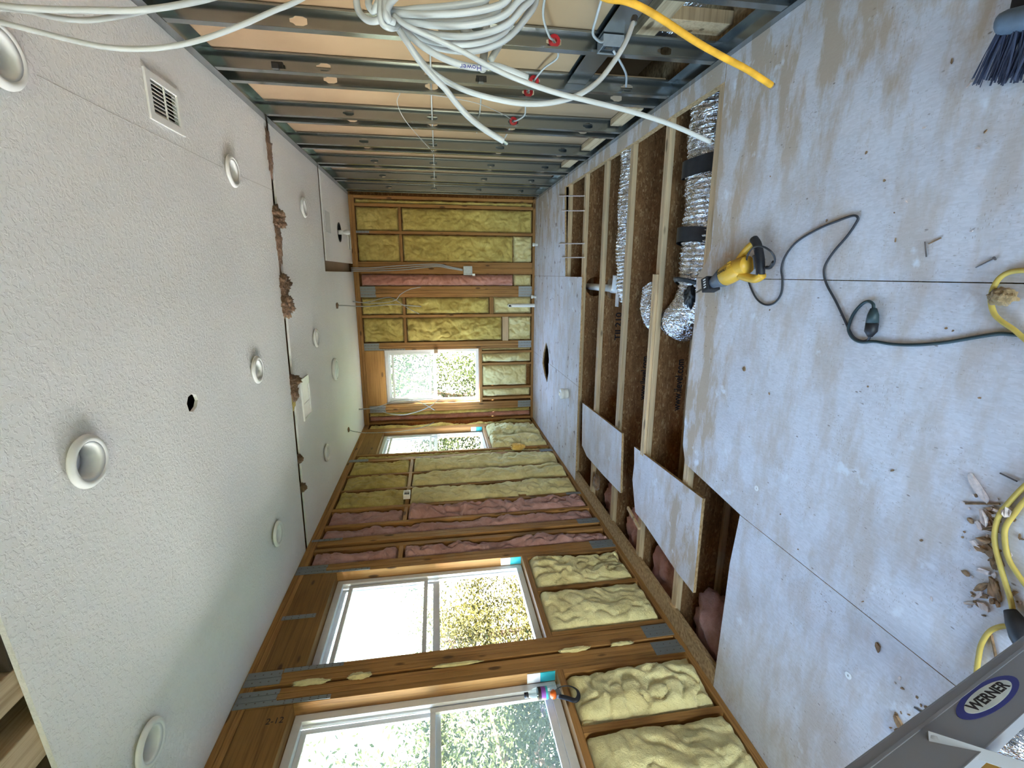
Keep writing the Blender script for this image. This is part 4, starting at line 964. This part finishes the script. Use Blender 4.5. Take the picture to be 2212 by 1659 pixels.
MB().tube([fl(1879, 727, .016), fl(1881, 716, .018), fl(1884, 698, .018)], lambda t: .008+.011*min(1, t*2.2), 12).build('plug', M_BLACK, saw, smooth=True)
MB().tube(spline(cordpts([(1655, 578, .042), (1664, 577, .047), (1671, 566, .06)]), 6), .008, 8).build('cord_sleeve', M_BLACK, saw, smooth=True)
ext = thing('extension_cord', 'dark green extension cord with a plug joint, running out of the picture', 'cord', fl(1980, 742))
MB().tube([fl(1884, 697, .018), fl(1886, 680, .019), fl(1887, 667, .014)], lambda t: .019-.009*t*t, 12).build('socket', M_CORDG, ext, smooth=True)
MB().tube(spline(cordpts([(1887, 668, .013), (1886, 657, .01), (1876, 651), (1862, 657), (1845, 676), (1835, 698), (1833, 714), (1842, 730), (1860, 739), (1890, 738), (1930, 744), (1980, 745), (2040, 740), (2100, 730), (2150, 722), (2180, 722), (2225, 728), (2300, 740)], .007), 8), .0052, 8).build('cable', M_CORDG, ext, smooth=True)

# yellow cords
MB().tube(spline(cordpts([(2300, 575), (2225, 583), (2185, 587), (2160, 600), (2145, 625), (2141, 652), (2148, 678), (2165, 695), (2190, 712), (2225, 742), (2300, 800)], .010), 8), .0068, 8).build('extension_cord', M_CORDY, label='yellow cord looping in from the photo edge over a tuft of debris', cat='cord', smooth=True)
yc = thing('extension_cord', 'yellow power cord in two strands with a black plug beside the ladder', 'cord', fl(2170, 1200))
MB().tube(spline(cordpts([(2290, 1000), (2225, 1040), (2180, 1085), (2158, 1115), (2149, 1150), (2150, 1180), (2160, 1220), (2172, 1260), (2183, 1295), (2190, 1330)], .010), 8), .0065, 8).build('strand', M_CORDY, yc, smooth=True)
MB().tube(spline(cordpts([(2290, 1030), (2225, 1070), (2190, 1112), (2172, 1140), (2171, 1170), (2178, 1205), (2195, 1235), (2225, 1275), (2280, 1330)], .009), 8), .0065, 8).build('strand', M_CORDY, yc, smooth=True)
MB().tube(spline(cordpts([(2200, 1362, .02), (2180, 1354), (2160, 1354), (2137, 1365), (2120, 1392), (2114, 1420), (2110, 1450), (2108, 1490), (2112, 1540), (2130, 1600)], .010), 8), .0065, 8).build('strand', M_CORDY, yc, smooth=True)
MB().tube([fl(2182, 1318, .02), fl(2196, 1345, .026), fl(2210, 1375, .028), fl(2225, 1400, .028)], lambda t: .014+.014*min(1, t*2), 12).build('plug', M_CORDB, yc, smooth=True)

# ================================================================== CABLES NEAR THE CAMERA
TD = .62
def cab(l, t=TD, k=8): return spline([deep(px, py, (q[0] if q else t)) for (px, py, *q) in l], k)
coil = thing('cable_coil', 'hanging coil of white cable tied in a knot at the top of the photo', 'cable', deep(980, 20, TD))
CR = .0043
def loop(pts, nm='loop', r=CR, m=M_CABW): return MB().tube(cab(pts), r, 10).build(nm, m, coil, smooth=True)
random.seed(4)
for k, (x0, y0, x1, y1, sag, t) in enumerate(((842, 30, 1140, -30, 30, .60), (842, 32, 1150, -25, 70, .61), (842, 34, 1158, -20, 105, .625), (842, 36, 1150, -30, 130, .64), (842, 38, 1162, -10, 150, .655), (842, 28, 1080, -40, 10, .62), (842, 30, 1165, -25, 165, .67), (842, 33, 1120, -40, 55, .68))):
    xm = (x0+x1)/2
    loop([(x0-8, y0-6, t), (x0+30, y0-8+sag*.25, t), (xm-60, y0-14+sag*.52, t), (xm+20, y0-22+sag*.62, t), (xm+90, y0-36+sag*.55, t), (x1-28, y1+sag*.35, t), (x1-4, y1+sag*.08, t+.01), (x1-8, y1-40, t+.02), (x1-60, y1-120, t+.03), (xm, y1-170, t+.02), (x0+40, y0-160, t), (x0-10, y0-90, t)])
# knot wraps
loop([(776, -20, .6), (770, 0, .6), (776, 26, .6), (796, 44, .595), (820, 42, .59), (838, 18, .59), (846, -8, .59), (850, -40, .6)], 'knot')
loop([(800, -12, .59), (796, 8, .585), (806, 24, .585), (815, 10, .58), (822, -14, .585), (828, -40, .59)], 'knot')
loop([(828, -30, .575), (824, 0, .575), (822, 30, .575), (828, 52, .58), (846, 60, .585), (860, 55, .6)], 'knot')
loop([(838, -20, .57), (832, 6, .57), (834, 34, .57), (842, 46, .575)], 'knot')
loop([(858, -10, .57), (842, 8, .57), (836, 24, .57), (841, 42, .575), (852, 48, .58)], 'knot')
# long tails
loop([(846, 38, .6), (860, 62, .6), (880, 92, .6), (905, 130, .61), (935, 165, .62), (960, 190, .63), (985, 222, .64), (1012, 252, .65), (1040, 275, .655), (1066, 292, .66), (1088, 305, .665)], 'tail', .0041)
tp = deep(1088, 305, .665); tq = deep(1096, 311, .668)
MB().tube([tp, tq], .0025, 6).build('bare_end', M_STEEL, coil)
MB().tube(cab([(850, 34, .59), (880, 56, .59), (940, 84, .6), (1000, 112, .61), (1060, 145, .62), (1120, 172, .63), (1200, 200, .645), (1280, 220, .66), (1360, 240, .68), (1430, 262, .70), (1480, 282, .72), (1533, 306, .74)]), .0035, 10).build('tail', M_CABW, coil, smooth=True)
MB().tube(cab([(845, 40, .61), (868, 74, .61), (895, 112, .62), (925, 148, .63), (965, 176, .64), (1010, 197, .645), (1070, 214, .65), (1130, 224, .655), (1190, 222, .66), (1245, 207, .665), (1290, 178, .67), (1325, 135, .675), (1352, 90, .68), (1368, 48, .69)]), .0037, 10).build('tail', M_CABW, coil, smooth=True)
MB().tube([deep(1368, 50, .69), deep(1371, 38, .692)], .0052, 10).build('taped_end', M_TAPE, coil)
hw = cab([(848, 36, .60), (875, 66, .605), (910, 98, .61), (950, 122, .615), (990, 138, .62), (1030, 146, .625), (1065, 142, .63), (1100, 152, .64), (1140, 168, .65)])
MB().tube(hw, .0043, 10).build('tail', M_CABW, coil, smooth=True)
pa, pb = deep(992, 143, .605), deep(1042, 147, .612); mid = (pa+pb)/2
text('Hower', .010, mid, pa-pb, (pa-pb).cross(FWD), M_NAVY, coil, 'handwriting', .0002)
MB().tube(cab([(1000, 60, .66), (1040, 90, .66), (1075, 70, .665), (1095, 20, .67), (1100, -40, .68)]), .006, 10).build('loop', M_CABG, coil, smooth=True)
MB().tube(cab([(1045, -30, .70), (1050, 60, .70), (1046, 110, .70), (1042, 150, .69)]), .006, 10).build('loop', M_CABG, coil, smooth=True)
MB().tube(cab([(1100, -60, .68), (1096, 0, .685), (1085, 80, .69), (1060, 130, .69)]), .005, 10).build('loop', M_CABG, coil, smooth=True)
# hanger rope out of frame up to the ceiling joists
MB().tube([deep(900, -140, .63), V((.62, .45, 2.2)), V((.66, .5, H+.1))], .006, 8).build('hanger', M_CABW, coil)
UP = 'white cables crossing the top left corner'
hook = [V((.55, .32, 2.0)), V((.6, .3, 2.4))]
MB().tube(cab([(-160, -20, .50), (0, 12, .50), (100, 20, .51), (200, 22, .52), (300, 22, .53), (400, 8, .55), (480, -12, .57), (600, -60, .60), (760, -110, .62)]), .0034, 10).build('white_cable', M_CABW, label='white cable at the very top left corner, straight over the ceiling', cat='cable', group=UP, smooth=True)
MB().tube(cab([(-160, 10, .53), (0, 18, .53), (60, 24, .53), (120, 38, .53), (185, 44, .535), (250, 36, .54), (320, 22, .55), (400, 8, .56), (470, -14, .575), (620, -80, .61)]), .0030, 10).build('white_cable', M_CABW, label='white cable sagging just under the topmost one, top left', cat='cable', group=UP, smooth=True)
MB().tube(cab([(-160, 10, .50), (0, 48, .50), (80, 68, .51), (160, 88, .52), (230, 102, .53), (300, 106, .54), (370, 100, .55), (440, 84, .56), (520, 55, .57), (590, 24, .58), (650, -2, .59), (760, -70, .61)]), .0030, 10).build('white_cable', M_CABW, label='lowest and longest white cable sagging across the ceiling corner', cat='cable', group=UP, smooth=True)
yel = thing('yellow_cable', 'yellow cable hanging in from the top and ending above the floor', 'cable', deep(1500, 90, .62))
MB().tube(cab([(1180, -70, .58), (1260, -30, .58), (1310, -4, .58), (1350, 2, .585), (1390, 18, .59), (1440, 48, .60), (1500, 88, .62), (1560, 122, .64), (1610, 148, .66), (1645, 170, .675), (1666, 184, .685)]), .0043, 10).build('jacket', M_CABY, yel, smooth=True)
MB().tube([deep(1664, 183, .685), deep(1669, 187, .687)], .0045, 8).build('bare_end', M_RUST, yel)
# ================================================================== LADDER
A0, A1 = deep(2028, 1539, .84), deep(2028, 1659, .83); B0, B1 = deep(2212, 1403, 1.0), deep(2212, 1494, .995)
Am, Bm = (A0+A1)/2, (B0+B1)/2
dl = (Bm-Am).normalized(); n0 = (V((0, 0, EYE))-(Am+Bm)/2).normalized(); n0 = (n0-dl*n0.dot(dl)).normalized()
wv = dl.cross(n0)
if wv.dot((A1-A0)) < 0: wv = -wv
ang = math.radians(24); nf = n0*math.cos(ang)-wv*math.sin(ang); wf = wv*math.cos(ang)+n0*math.sin(ang)
lad = thing('stepladder', 'aluminium stepladder rail with an oval blue and white badge', 'ladder', Bm)
RW = .044; zf = (Bm.z)/-dl.z if dl.z < 0 else 1.0
E0 = Am-dl*.45; E1 = Bm+dl*min(zf, 1.3)
def ld(s, w, d): return Am+dl*s+wf*w+nf*d
LT = (E1-Am).length
mb = MB(); mb.obox((E0+E1)/2, dl, wf, nf, (E1-E0).length/2, RW, .0012)
for q in (-1, 1): mb.obox((E0+E1)/2+wf*(q*RW)-nf*.016, dl, wf, nf, (E1-E0).length/2, .0014, .0175)
mb.obox((E0+E1)/2-wf*(RW*.62)+nf*.002, dl, wf, nf, (E1-E0).length/2, .003, .0015)
mb.build('side_rail', M_ALU, lad, bevel=.0006)
def onface(px, py):   # pixel on the rail's face
    d = ray(px, py); o = V((0, 0, EYE)); p0 = Am+nf*.0014
    return o+d*((p0-o).dot(nf)/d.dot(nf))
sp0 = onface(2004, 1596)+nf*.004; sp1 = deep(2260, 1675, .78); dsp = (sp1-sp0).normalized(); nsp = (V((0, 0, EYE))-sp0).normalized(); nsp = (nsp-dsp*nsp.dot(dsp)).normalized()
MB().obox((sp0+sp1)/2, dsp, dsp.cross(nsp), nsp, (sp1-sp0).length/2, .010, .0015).build('spreader_bar', M_ALU, lad, bevel=.0008)
rv = onface(2014, 1594)+nf*.003
MB().lathe([(.0001, .005), (.006, .004), (.009, .0)], lambda a, b, c: rv+dl*a+wf*b+nf*(c+.001), 14).build('rivet', M_ALU, lad, smooth=True)
bc = deep(2133, 1508, .92)
c0 = onface(2133, 1508); e1 = onface(2185, 1465); e2 = onface(2152, 1530)
La = (onface(2192, 1463)-onface(2073, 1551)).length/2; Ld = (onface(2192, 1463)-onface(2073, 1551)).normalized()
c0 = (onface(2192, 1463)+onface(2073, 1551))/2; Wd = nf.cross(Ld)
def oval(ra, rb, h, n=40): return MB().prism([[(ra*math.cos(2*PI*k/n), rb*math.sin(2*PI*k/n)) for k in range(n)]], lambda u, v, w: c0+Ld*u+Wd*v+nf*(h*w+.0002))
oval(La, .0235, .0006).build('badge', M_NAVY, lad, label='blue oval badge')
oval(La*.77, .0165, .0011).build('badge_field', plain('badge_white', (.62, .68, .66), .5), lad, label='white field of the oval badge')
up_ = Wd if Wd.dot(IMG_R) < 0 else -Wd
text('WERNER', .023, c0+nf*.0016, Ld if Ld.cross(up_).dot(nf) > 0 else -Ld, up_, M_INK, lad, 'lettering', .0003, fit=La*1.28, bold=.03)
fp = E1
MB().obox(fp+V((0, 0, .012)), dl, wf, nf, .02, RW*1.1, .022).build('foot', M_BLACK, lad, bevel=.004)
# tool bag, duct roll and box at the ladder's foot
p = fl(2160, 1700, 0)
r = thing('tool_case', 'yellow and navy tool case at the bottom right corner behind the ladder', 'case', p)
pc = deep(2105, 1672, 1.06)
MB().obox(pc, IMG_R, IMG_U, FWD, .048, .030, .06).build('shell', M_SAWY, r, bevel=.012)
MB().obox(pc-FWD*.061, IMG_R, IMG_U, FWD, .036, .020, .002).build('panel', M_NAVY, r, bevel=.004)
q = deep(2178, 1590, 1.24)
mb, _ = duct([q-dl*.2+V((0, 0, -.05)), q, q+dl*.3], .085, .012, seed=2, cr=.02)
mb.build('duct_roll', M_FOIL, label='ribbed shiny duct seen behind the ladder rail', cat='duct', smooth=True)
q = deep(2195, 1640, 1.25); MB().obox(q, IMG_R, IMG_U, FWD, .06, .035, .08).build('black_bin', M_BLACK, label='black bin in shadow behind the ladder rail', cat='bin', bevel=.006)

# ================================================================== BROOM
br = thing('broom', 'dark broom head with splayed bristles at the top right corner', 'broom', fl(2195, 60))
b0, b1 = fl(2160, 52, .045), fl(2300, 20, .06); bd = (b1-b0).normalized(); bdn = V((-bd.y, bd.x, 0)).normalized()
if bdn.x > 0: bdn = -bdn
nb_ = 14; prof = [(.0, .004), (.04, .018), (.12, .026), (.3, .031), (.6, .033), (1, .03)]
MB().tube([b0+(b1-b0)*t for t, _ in prof], lambda t: .006+.024*min(1, t*4)**.6, 14, flat=.8).build('head', M_BROOM, br, smooth=True)
m = MB()
for k in range(120):
    t = random.uniform(.03, .95) if k > 6 else .03; s = b0+(b1-b0)*t+bdn*.012+V((0, 0, random.uniform(-.02, .005)))
    ln = random.uniform(.10, .125); sp = random.gauss(0, .09)+(-.25*max(0, .2-t)*4)
    e = s+bdn*ln+bd*(sp*ln)+V((0, 0, -min(.03, s.z-.004)*random.random()))
    m.tube([s, (s+e)/2+bd*(sp*.01), e], .0011 if k < 12 else .0022, 4)
m.build('bristles', M_BRISTLE, br, kind='stuff')
MB().tube([b0+(b1-b0)*.5, fl(2300, -40, .2), fl(2330, -160, .5)], .014, 12).build('handle', M_RUST, br, smooth=True)
MB().obox(fl(2214, 0, .02), V((1, 0, 0)), V((0, 1, 0)), V((0, 0, 1)), .03, .02, .018).build('dustpan', M_INK, label='dark maroon object at the extreme top right corner', cat='dustpan', bevel=.006)

# ================================================================== BOTTLE AND HEADLAMP
bb = at(1213, 1480, 0, XL-.035); bt = at(1130, 1491, 0, XL-.035); hgt = (bt.z-bb.z)
bw = thing('water_bottle', 'clear water bottle with a black cap and purple label on the window sill', 'bottle', (bb.x, bb.y, .866))
by = bb.y-.035; bx = XL-.035; hb = .205
def bl(prof, nm, m, lab=None): return MB().lathe([(a, .868+b) for a, b in prof], lambda x, y, z: (bx+x, by+y, z), 24).build(nm, m, bw, smooth=True, label=lab)
bl([(.001, .0), (.030, .0), (.033, .006), (.033, .03), (.031, .035), (.033, .04), (.033, .10), (.032, .14), (.027, .165), (.014, .18), (.0135, .19)], 'body', M_CLEAR)
bl([(.0335, .092), (.0338, .118)], 'label', M_PURPLE, 'purple label'); bl([(.0336, .118), (.0336, .136)], 'label', M_INK, 'black label band'); bl([(.0336, .08), (.0336, .092)], 'label', M_TEAL, 'pale label band')
bl([(.001, .212), (.015, .212), (.0155, .19), (.001, .189)], 'cap', M_BLACK)
hl = thing('headlamp', 'black strap headlamp with an orange lamp hanging over the sill', 'headlamp', at(1200, 1505, 0, XL))
def hp(px, py, x): return at(px, py, 0, x)
MB().tube(spline([hp(1198, 1494, XL+.008), hp(1210, 1484, XL+.014), hp(1230, 1482, XL+.022), hp(1246, 1490, XL+.03), hp(1250, 1503, XL+.034), hp(1243, 1513, XL+.03), hp(1225, 1508, XL+.024), hp(1208, 1504, XL+.016)], 6), .0035, 8, flat=3.4).build('strap', M_BLACK, hl, smooth=True)
lp = hp(1195, 1500, XL+.008)
MB().lathe([(.001, .02), (.014, .018), (.018, .006), (.018, -.012), (.001, -.014)], lambda a, b, c: lp+V((c, a*1.2, b)), 18).build('lamp', M_ORANGE, hl, smooth=True, label='orange lamp housing')
MB().box(lp.x-.012, lp.x+.012, lp.y-.02, lp.y+.022, lp.z-.045, lp.z-.016).build('battery_box', M_GREY, hl, bevel=.004)

# ================================================================== DEBRIS
def stick(pa, pb, r, nm, m, lab, cat, grp=None, z=.004, head=0):
    a, b = fl(*pa, z), fl(*pb, z); mb = MB().tube([a, b], r, 6)
    if head: mb.lathe([(.0001, .001), (head, 0), (head, -.001)], lambda x, y, c: a+(b-a).normalized()*(-c)+V((0, 0, 1))*x+(b-a).normalized().cross(V((0, 0, 1)))*y, 10)
    return mb.build(nm, m, label=lab, cat=cat, group=grp)
stick((1998, 522), (2001, 555), .0019, 'nail', M_RUST, 'short dark nail pointing at the seam near the tan straw', 'nail')
stick((2149, 558), (2108, 578), .0018, 'nail', M_RUST, 'nail with a round head lying by the yellow cord loop', 'nail', head=.006)
stick((2033, 514), (2006, 527), .002, 'straw', M_CHIP, 'thin tan straw lying beside the short dark nail', 'straw')
stick((2160, 1022), (2197, 1040), .002, 'nail', M_RUST, 'dark nail beside the big pale splinter', 'nail')
stick((2086, 1088), (2160, 1089), .003, 'stick', M_CHIP, 'long thin stick pointing at the yellow cord strands', 'stick')
stick((2141, 1370), (2154, 1432), .0035, 'stick', M_CHIP, 'brown stick between the yellow cord arch and the ladder', 'stick')
stick((1975, 1528), (2005, 1548), .003, 'stick', M_RUST, 'dark twig beside the ladder rail', 'stick')
stick((2118, 570), (2127, 563), .002, 'stick', M_CHIP, 'tiny sliver next to the headed nail', 'stick') if False else None
for (px, py, lab) in ((1833, 1459, 'small bright washer on the floor by the window wall'), (1635, 1055, 'small pale disc on the floor near the cut corner of the opening')):
    p = fl(px, py, 0); MB().lathe([(.004, .001), (.004, .003), (.0135, .003), (.0135, .001)], lambda a, b, c: (p.x+a, p.y+b, c), 20, True).build('washer', M_WHITEP, label=lab, cat='washer', smooth=False)
def chip(px, py, L, W, m, lab, cat, grp, seed, ang=None, h=.006):
    random.seed(seed); p = fl(px, py, 0); t = ang if ang is not None else random.uniform(0, PI)
    n = 9; pts = []
    for k in range(n):
        a = 2*PI*k/n; rr = random.uniform(.6, 1.1); pts.append((L*.5*math.cos(a)*rr, W*.5*math.sin(a)*rr))
    mb = MB().prism([pts], lambda u, v, w: (p.x+u*math.cos(t)-v*math.sin(t), p.y+u*math.sin(t)+v*math.cos(t), .0012+w*h*(.6+.5*noise.noise(V((u*60, v*60, seed))))))
    return mb.build(nm_, m, label=lab, cat=cat, group=grp)
nm_ = 'wood_splinter'
chip(2115, 1053, .085, .030, M_PALECHIP, 'big pale splinter of wood near the yellow cord strands', 'splinter', None, 2, fl(2128, 1085).xy.__sub__(fl(2095, 1030).xy).angle_signed(V((1, 0)).xy), .012)
chip(1898, 1398, .045, .018, M_CHIP, 'brown wood chip alone on the floor beside the long seam', 'splinter', None, 3, .4, .008)
chip(1608, 797, .032, .022, M_CHIP, 'reddish chip on the clean floor near the opening edge', 'splinter', None, 4, .2, .008)
chip(2130, 1120, .05, .024, M_PALECHIP, 'pale crumb between the two yellow strands', 'splinter', None, 6, .4, .02)
chip(2185, 1105, .035, .026, M_PALECHIP, 'pale broken chunk lying on the yellow strands', 'splinter', None, 7, .4, .03)
chip(2112, 1180, .045, .022, M_PALECHIP, 'pinkish crumb beside the outer yellow strand', 'splinter', None, 8, .9, .012)
chip(2120, 1288, .06, .013, M_CHIP, 'long brown splinter at the bend of the outer yellow strand', 'splinter', None, 9, 2.2, .006)
chip(1944, 1560, .055, .03, M_CHIP, 'dark brown chunk by the ladder, upper of two', 'splinter', None, 10, .9, .014)
chip(1948, 1588, .05, .04, M_CHIP, 'dark brown chunk by the ladder, lower of two', 'splinter', None, 11, .2, .016)
chip(2010, 1538, .045, .012, M_CHIP, 'reddish splinter touching the ladder rail', 'splinter', None, 12, 1.2, .008)
chip(2140, 1190, .05, .03, M_CHIP, 'brown crumbs under the outer yellow strand', 'splinter', None, 13, 1.0, .008)
chip(2150, 1275, .05, .028, M_CHIP, 'brown curl of wood beside the outer yellow strand', 'splinter', None, 14, .3, .014)
random.seed(77)
for k in range(30):
    chip(random.gauss(2140, 22), random.uniform(1095, 1320), random.uniform(.018, .045), random.uniform(.008, .022), M_PALECHIP if k % 3 == 0 else M_CHIP, 'ragged scrap of wood debris heaped beside the outer yellow cord strand', 'splinter', 'wood debris by the yellow cord', 300+k, None, random.uniform(.006, .018))
nm_ = 'floor_crumb'
random.seed(21); spots = [(random.uniform(2080, 2210), random.uniform(1060, 1330)) for _ in range(34)] + [(random.uniform(1920, 2000), random.uniform(1450, 1600)) for _ in range(14)] \
    + [(random.uniform(1650, 2180), random.uniform(120, 1350)) for _ in range(30)]
for k, (px, py) in enumerate(spots):
    chip(px, py, random.uniform(.006, .018), random.uniform(.004, .009), M_CHIP if k % 3 else M_PALECHIP, 'tiny brown crumb of wood scattered on the pale floor', 'crumb', 'crumbs on the floor', 100+k, None, .004)
p = fl(2166, 640, .018); tuft('debris_tuft', p, .024, M_STRAW, 'brown tuft of debris inside the loop of the yellow cord', 'debris', seed=14, sq=(1, 1.3, .75))

# ================================================================== TREES OUTSIDE
def tree(x, y, gz, top, rad, n, m, lab, seed, sq=1.0, leafs=.07, clump=40):
    rnd = random.Random(seed)
    r = thing('tree', lab, 'tree', (x, y, gz), 'trees outside the windows')
    cz = top-rad*sq
    MB().tube(spline([(x, y, gz), (x+.1, y, gz+(cz-gz)*.5), (x-.05, y+.1, cz), (x, y, top-.3)], 6), lambda t: .17*(1-t)+.03, 8).build('trunk', M_BARK, r, smooth=True)
    tips = []
    for k in range(9):
        a = rnd.uniform(0, 2*PI); e = rnd.uniform(-.5, .8); l = rad*rnd.uniform(.6, .9)
        p0 = V((x, y, cz-rad*sq*.5+rnd.random()*rad*sq)); p1 = p0+V((math.cos(a)*math.cos(e), math.sin(a)*math.cos(e), math.sin(e)*sq))*l
        MB().tube([p0, (p0+p1)/2+V((0, 0, .1)), p1], lambda t: .05*(1-t)+.012, 6).build('branch', M_BARK, r, smooth=True)
    cl = []
    for k in range(clump):
        d = V((rnd.gauss(0, 1), rnd.gauss(0, 1), rnd.gauss(0, 1))).normalized()*rad*rnd.uniform(.35, .95)
        cl.append((V((x, y, cz))+V((d.x, d.y, d.z*sq)), rad*rnd.uniform(.18, .34)))
    mb = MB()
    for k in range(n):
        c, s = cl[rnd.randrange(clump)]
        p = c+V((rnd.gauss(0, 1), rnd.gauss(0, 1), rnd.gauss(0, 1)))*s*.55
        a = V((rnd.gauss(0, 1), rnd.gauss(0, 1), rnd.gauss(0, .7))).normalized(); b = a.orthogonal(); b = (b*rnd.uniform(-1, 1)+a.cross(b)*rnd.uniform(-1, 1)).normalized()
        L = leafs*rnd.uniform(.6, 1.2); w = L*.42
        mb.add([p-a*L*.5, p+b*w*.5, p+a*L*.5, p-b*w*.5], [(0, 1, 2, 3)])
    mb.build('foliage', m, r, fix=False)
tree(-7.4, 5.1, -3.2, 3.6, 1.75, 30000, M_LEAF, 'leafy green tree outside the nearest left window', 1, 1.6, .10, 80)
tree(-8.4, 9.4, -3.2, 2.9, 1.9, 34000, M_LEAF2, 'yellow green tree outside the middle left window', 2, 1.6, .10, 90)
tree(-8.4, 14.6, -3.2, 4.6, 2.3, 30000, M_LEAF, 'green tree outside the far left window', 3, 1.6, .12, 80)
tree(-3.6, 13.6, -3.2, 6.0, 2.0, 32000, M_LEAF, 'tall green tree outside the end window', 4, 2.0, .11, 90)
tree(-.1, 12.6, -3.2, 2.2, 1.3, 7000, M_LEAF2, 'low yellow tree outside the right edge of the end window', 5, 1.2, .08)
tree(-13.5, 9.0, -3.2, 2.2, 2.5, 16000, M_LEAF, 'low green tree farther off beyond the left windows', 6, 1.2, .14, 60)
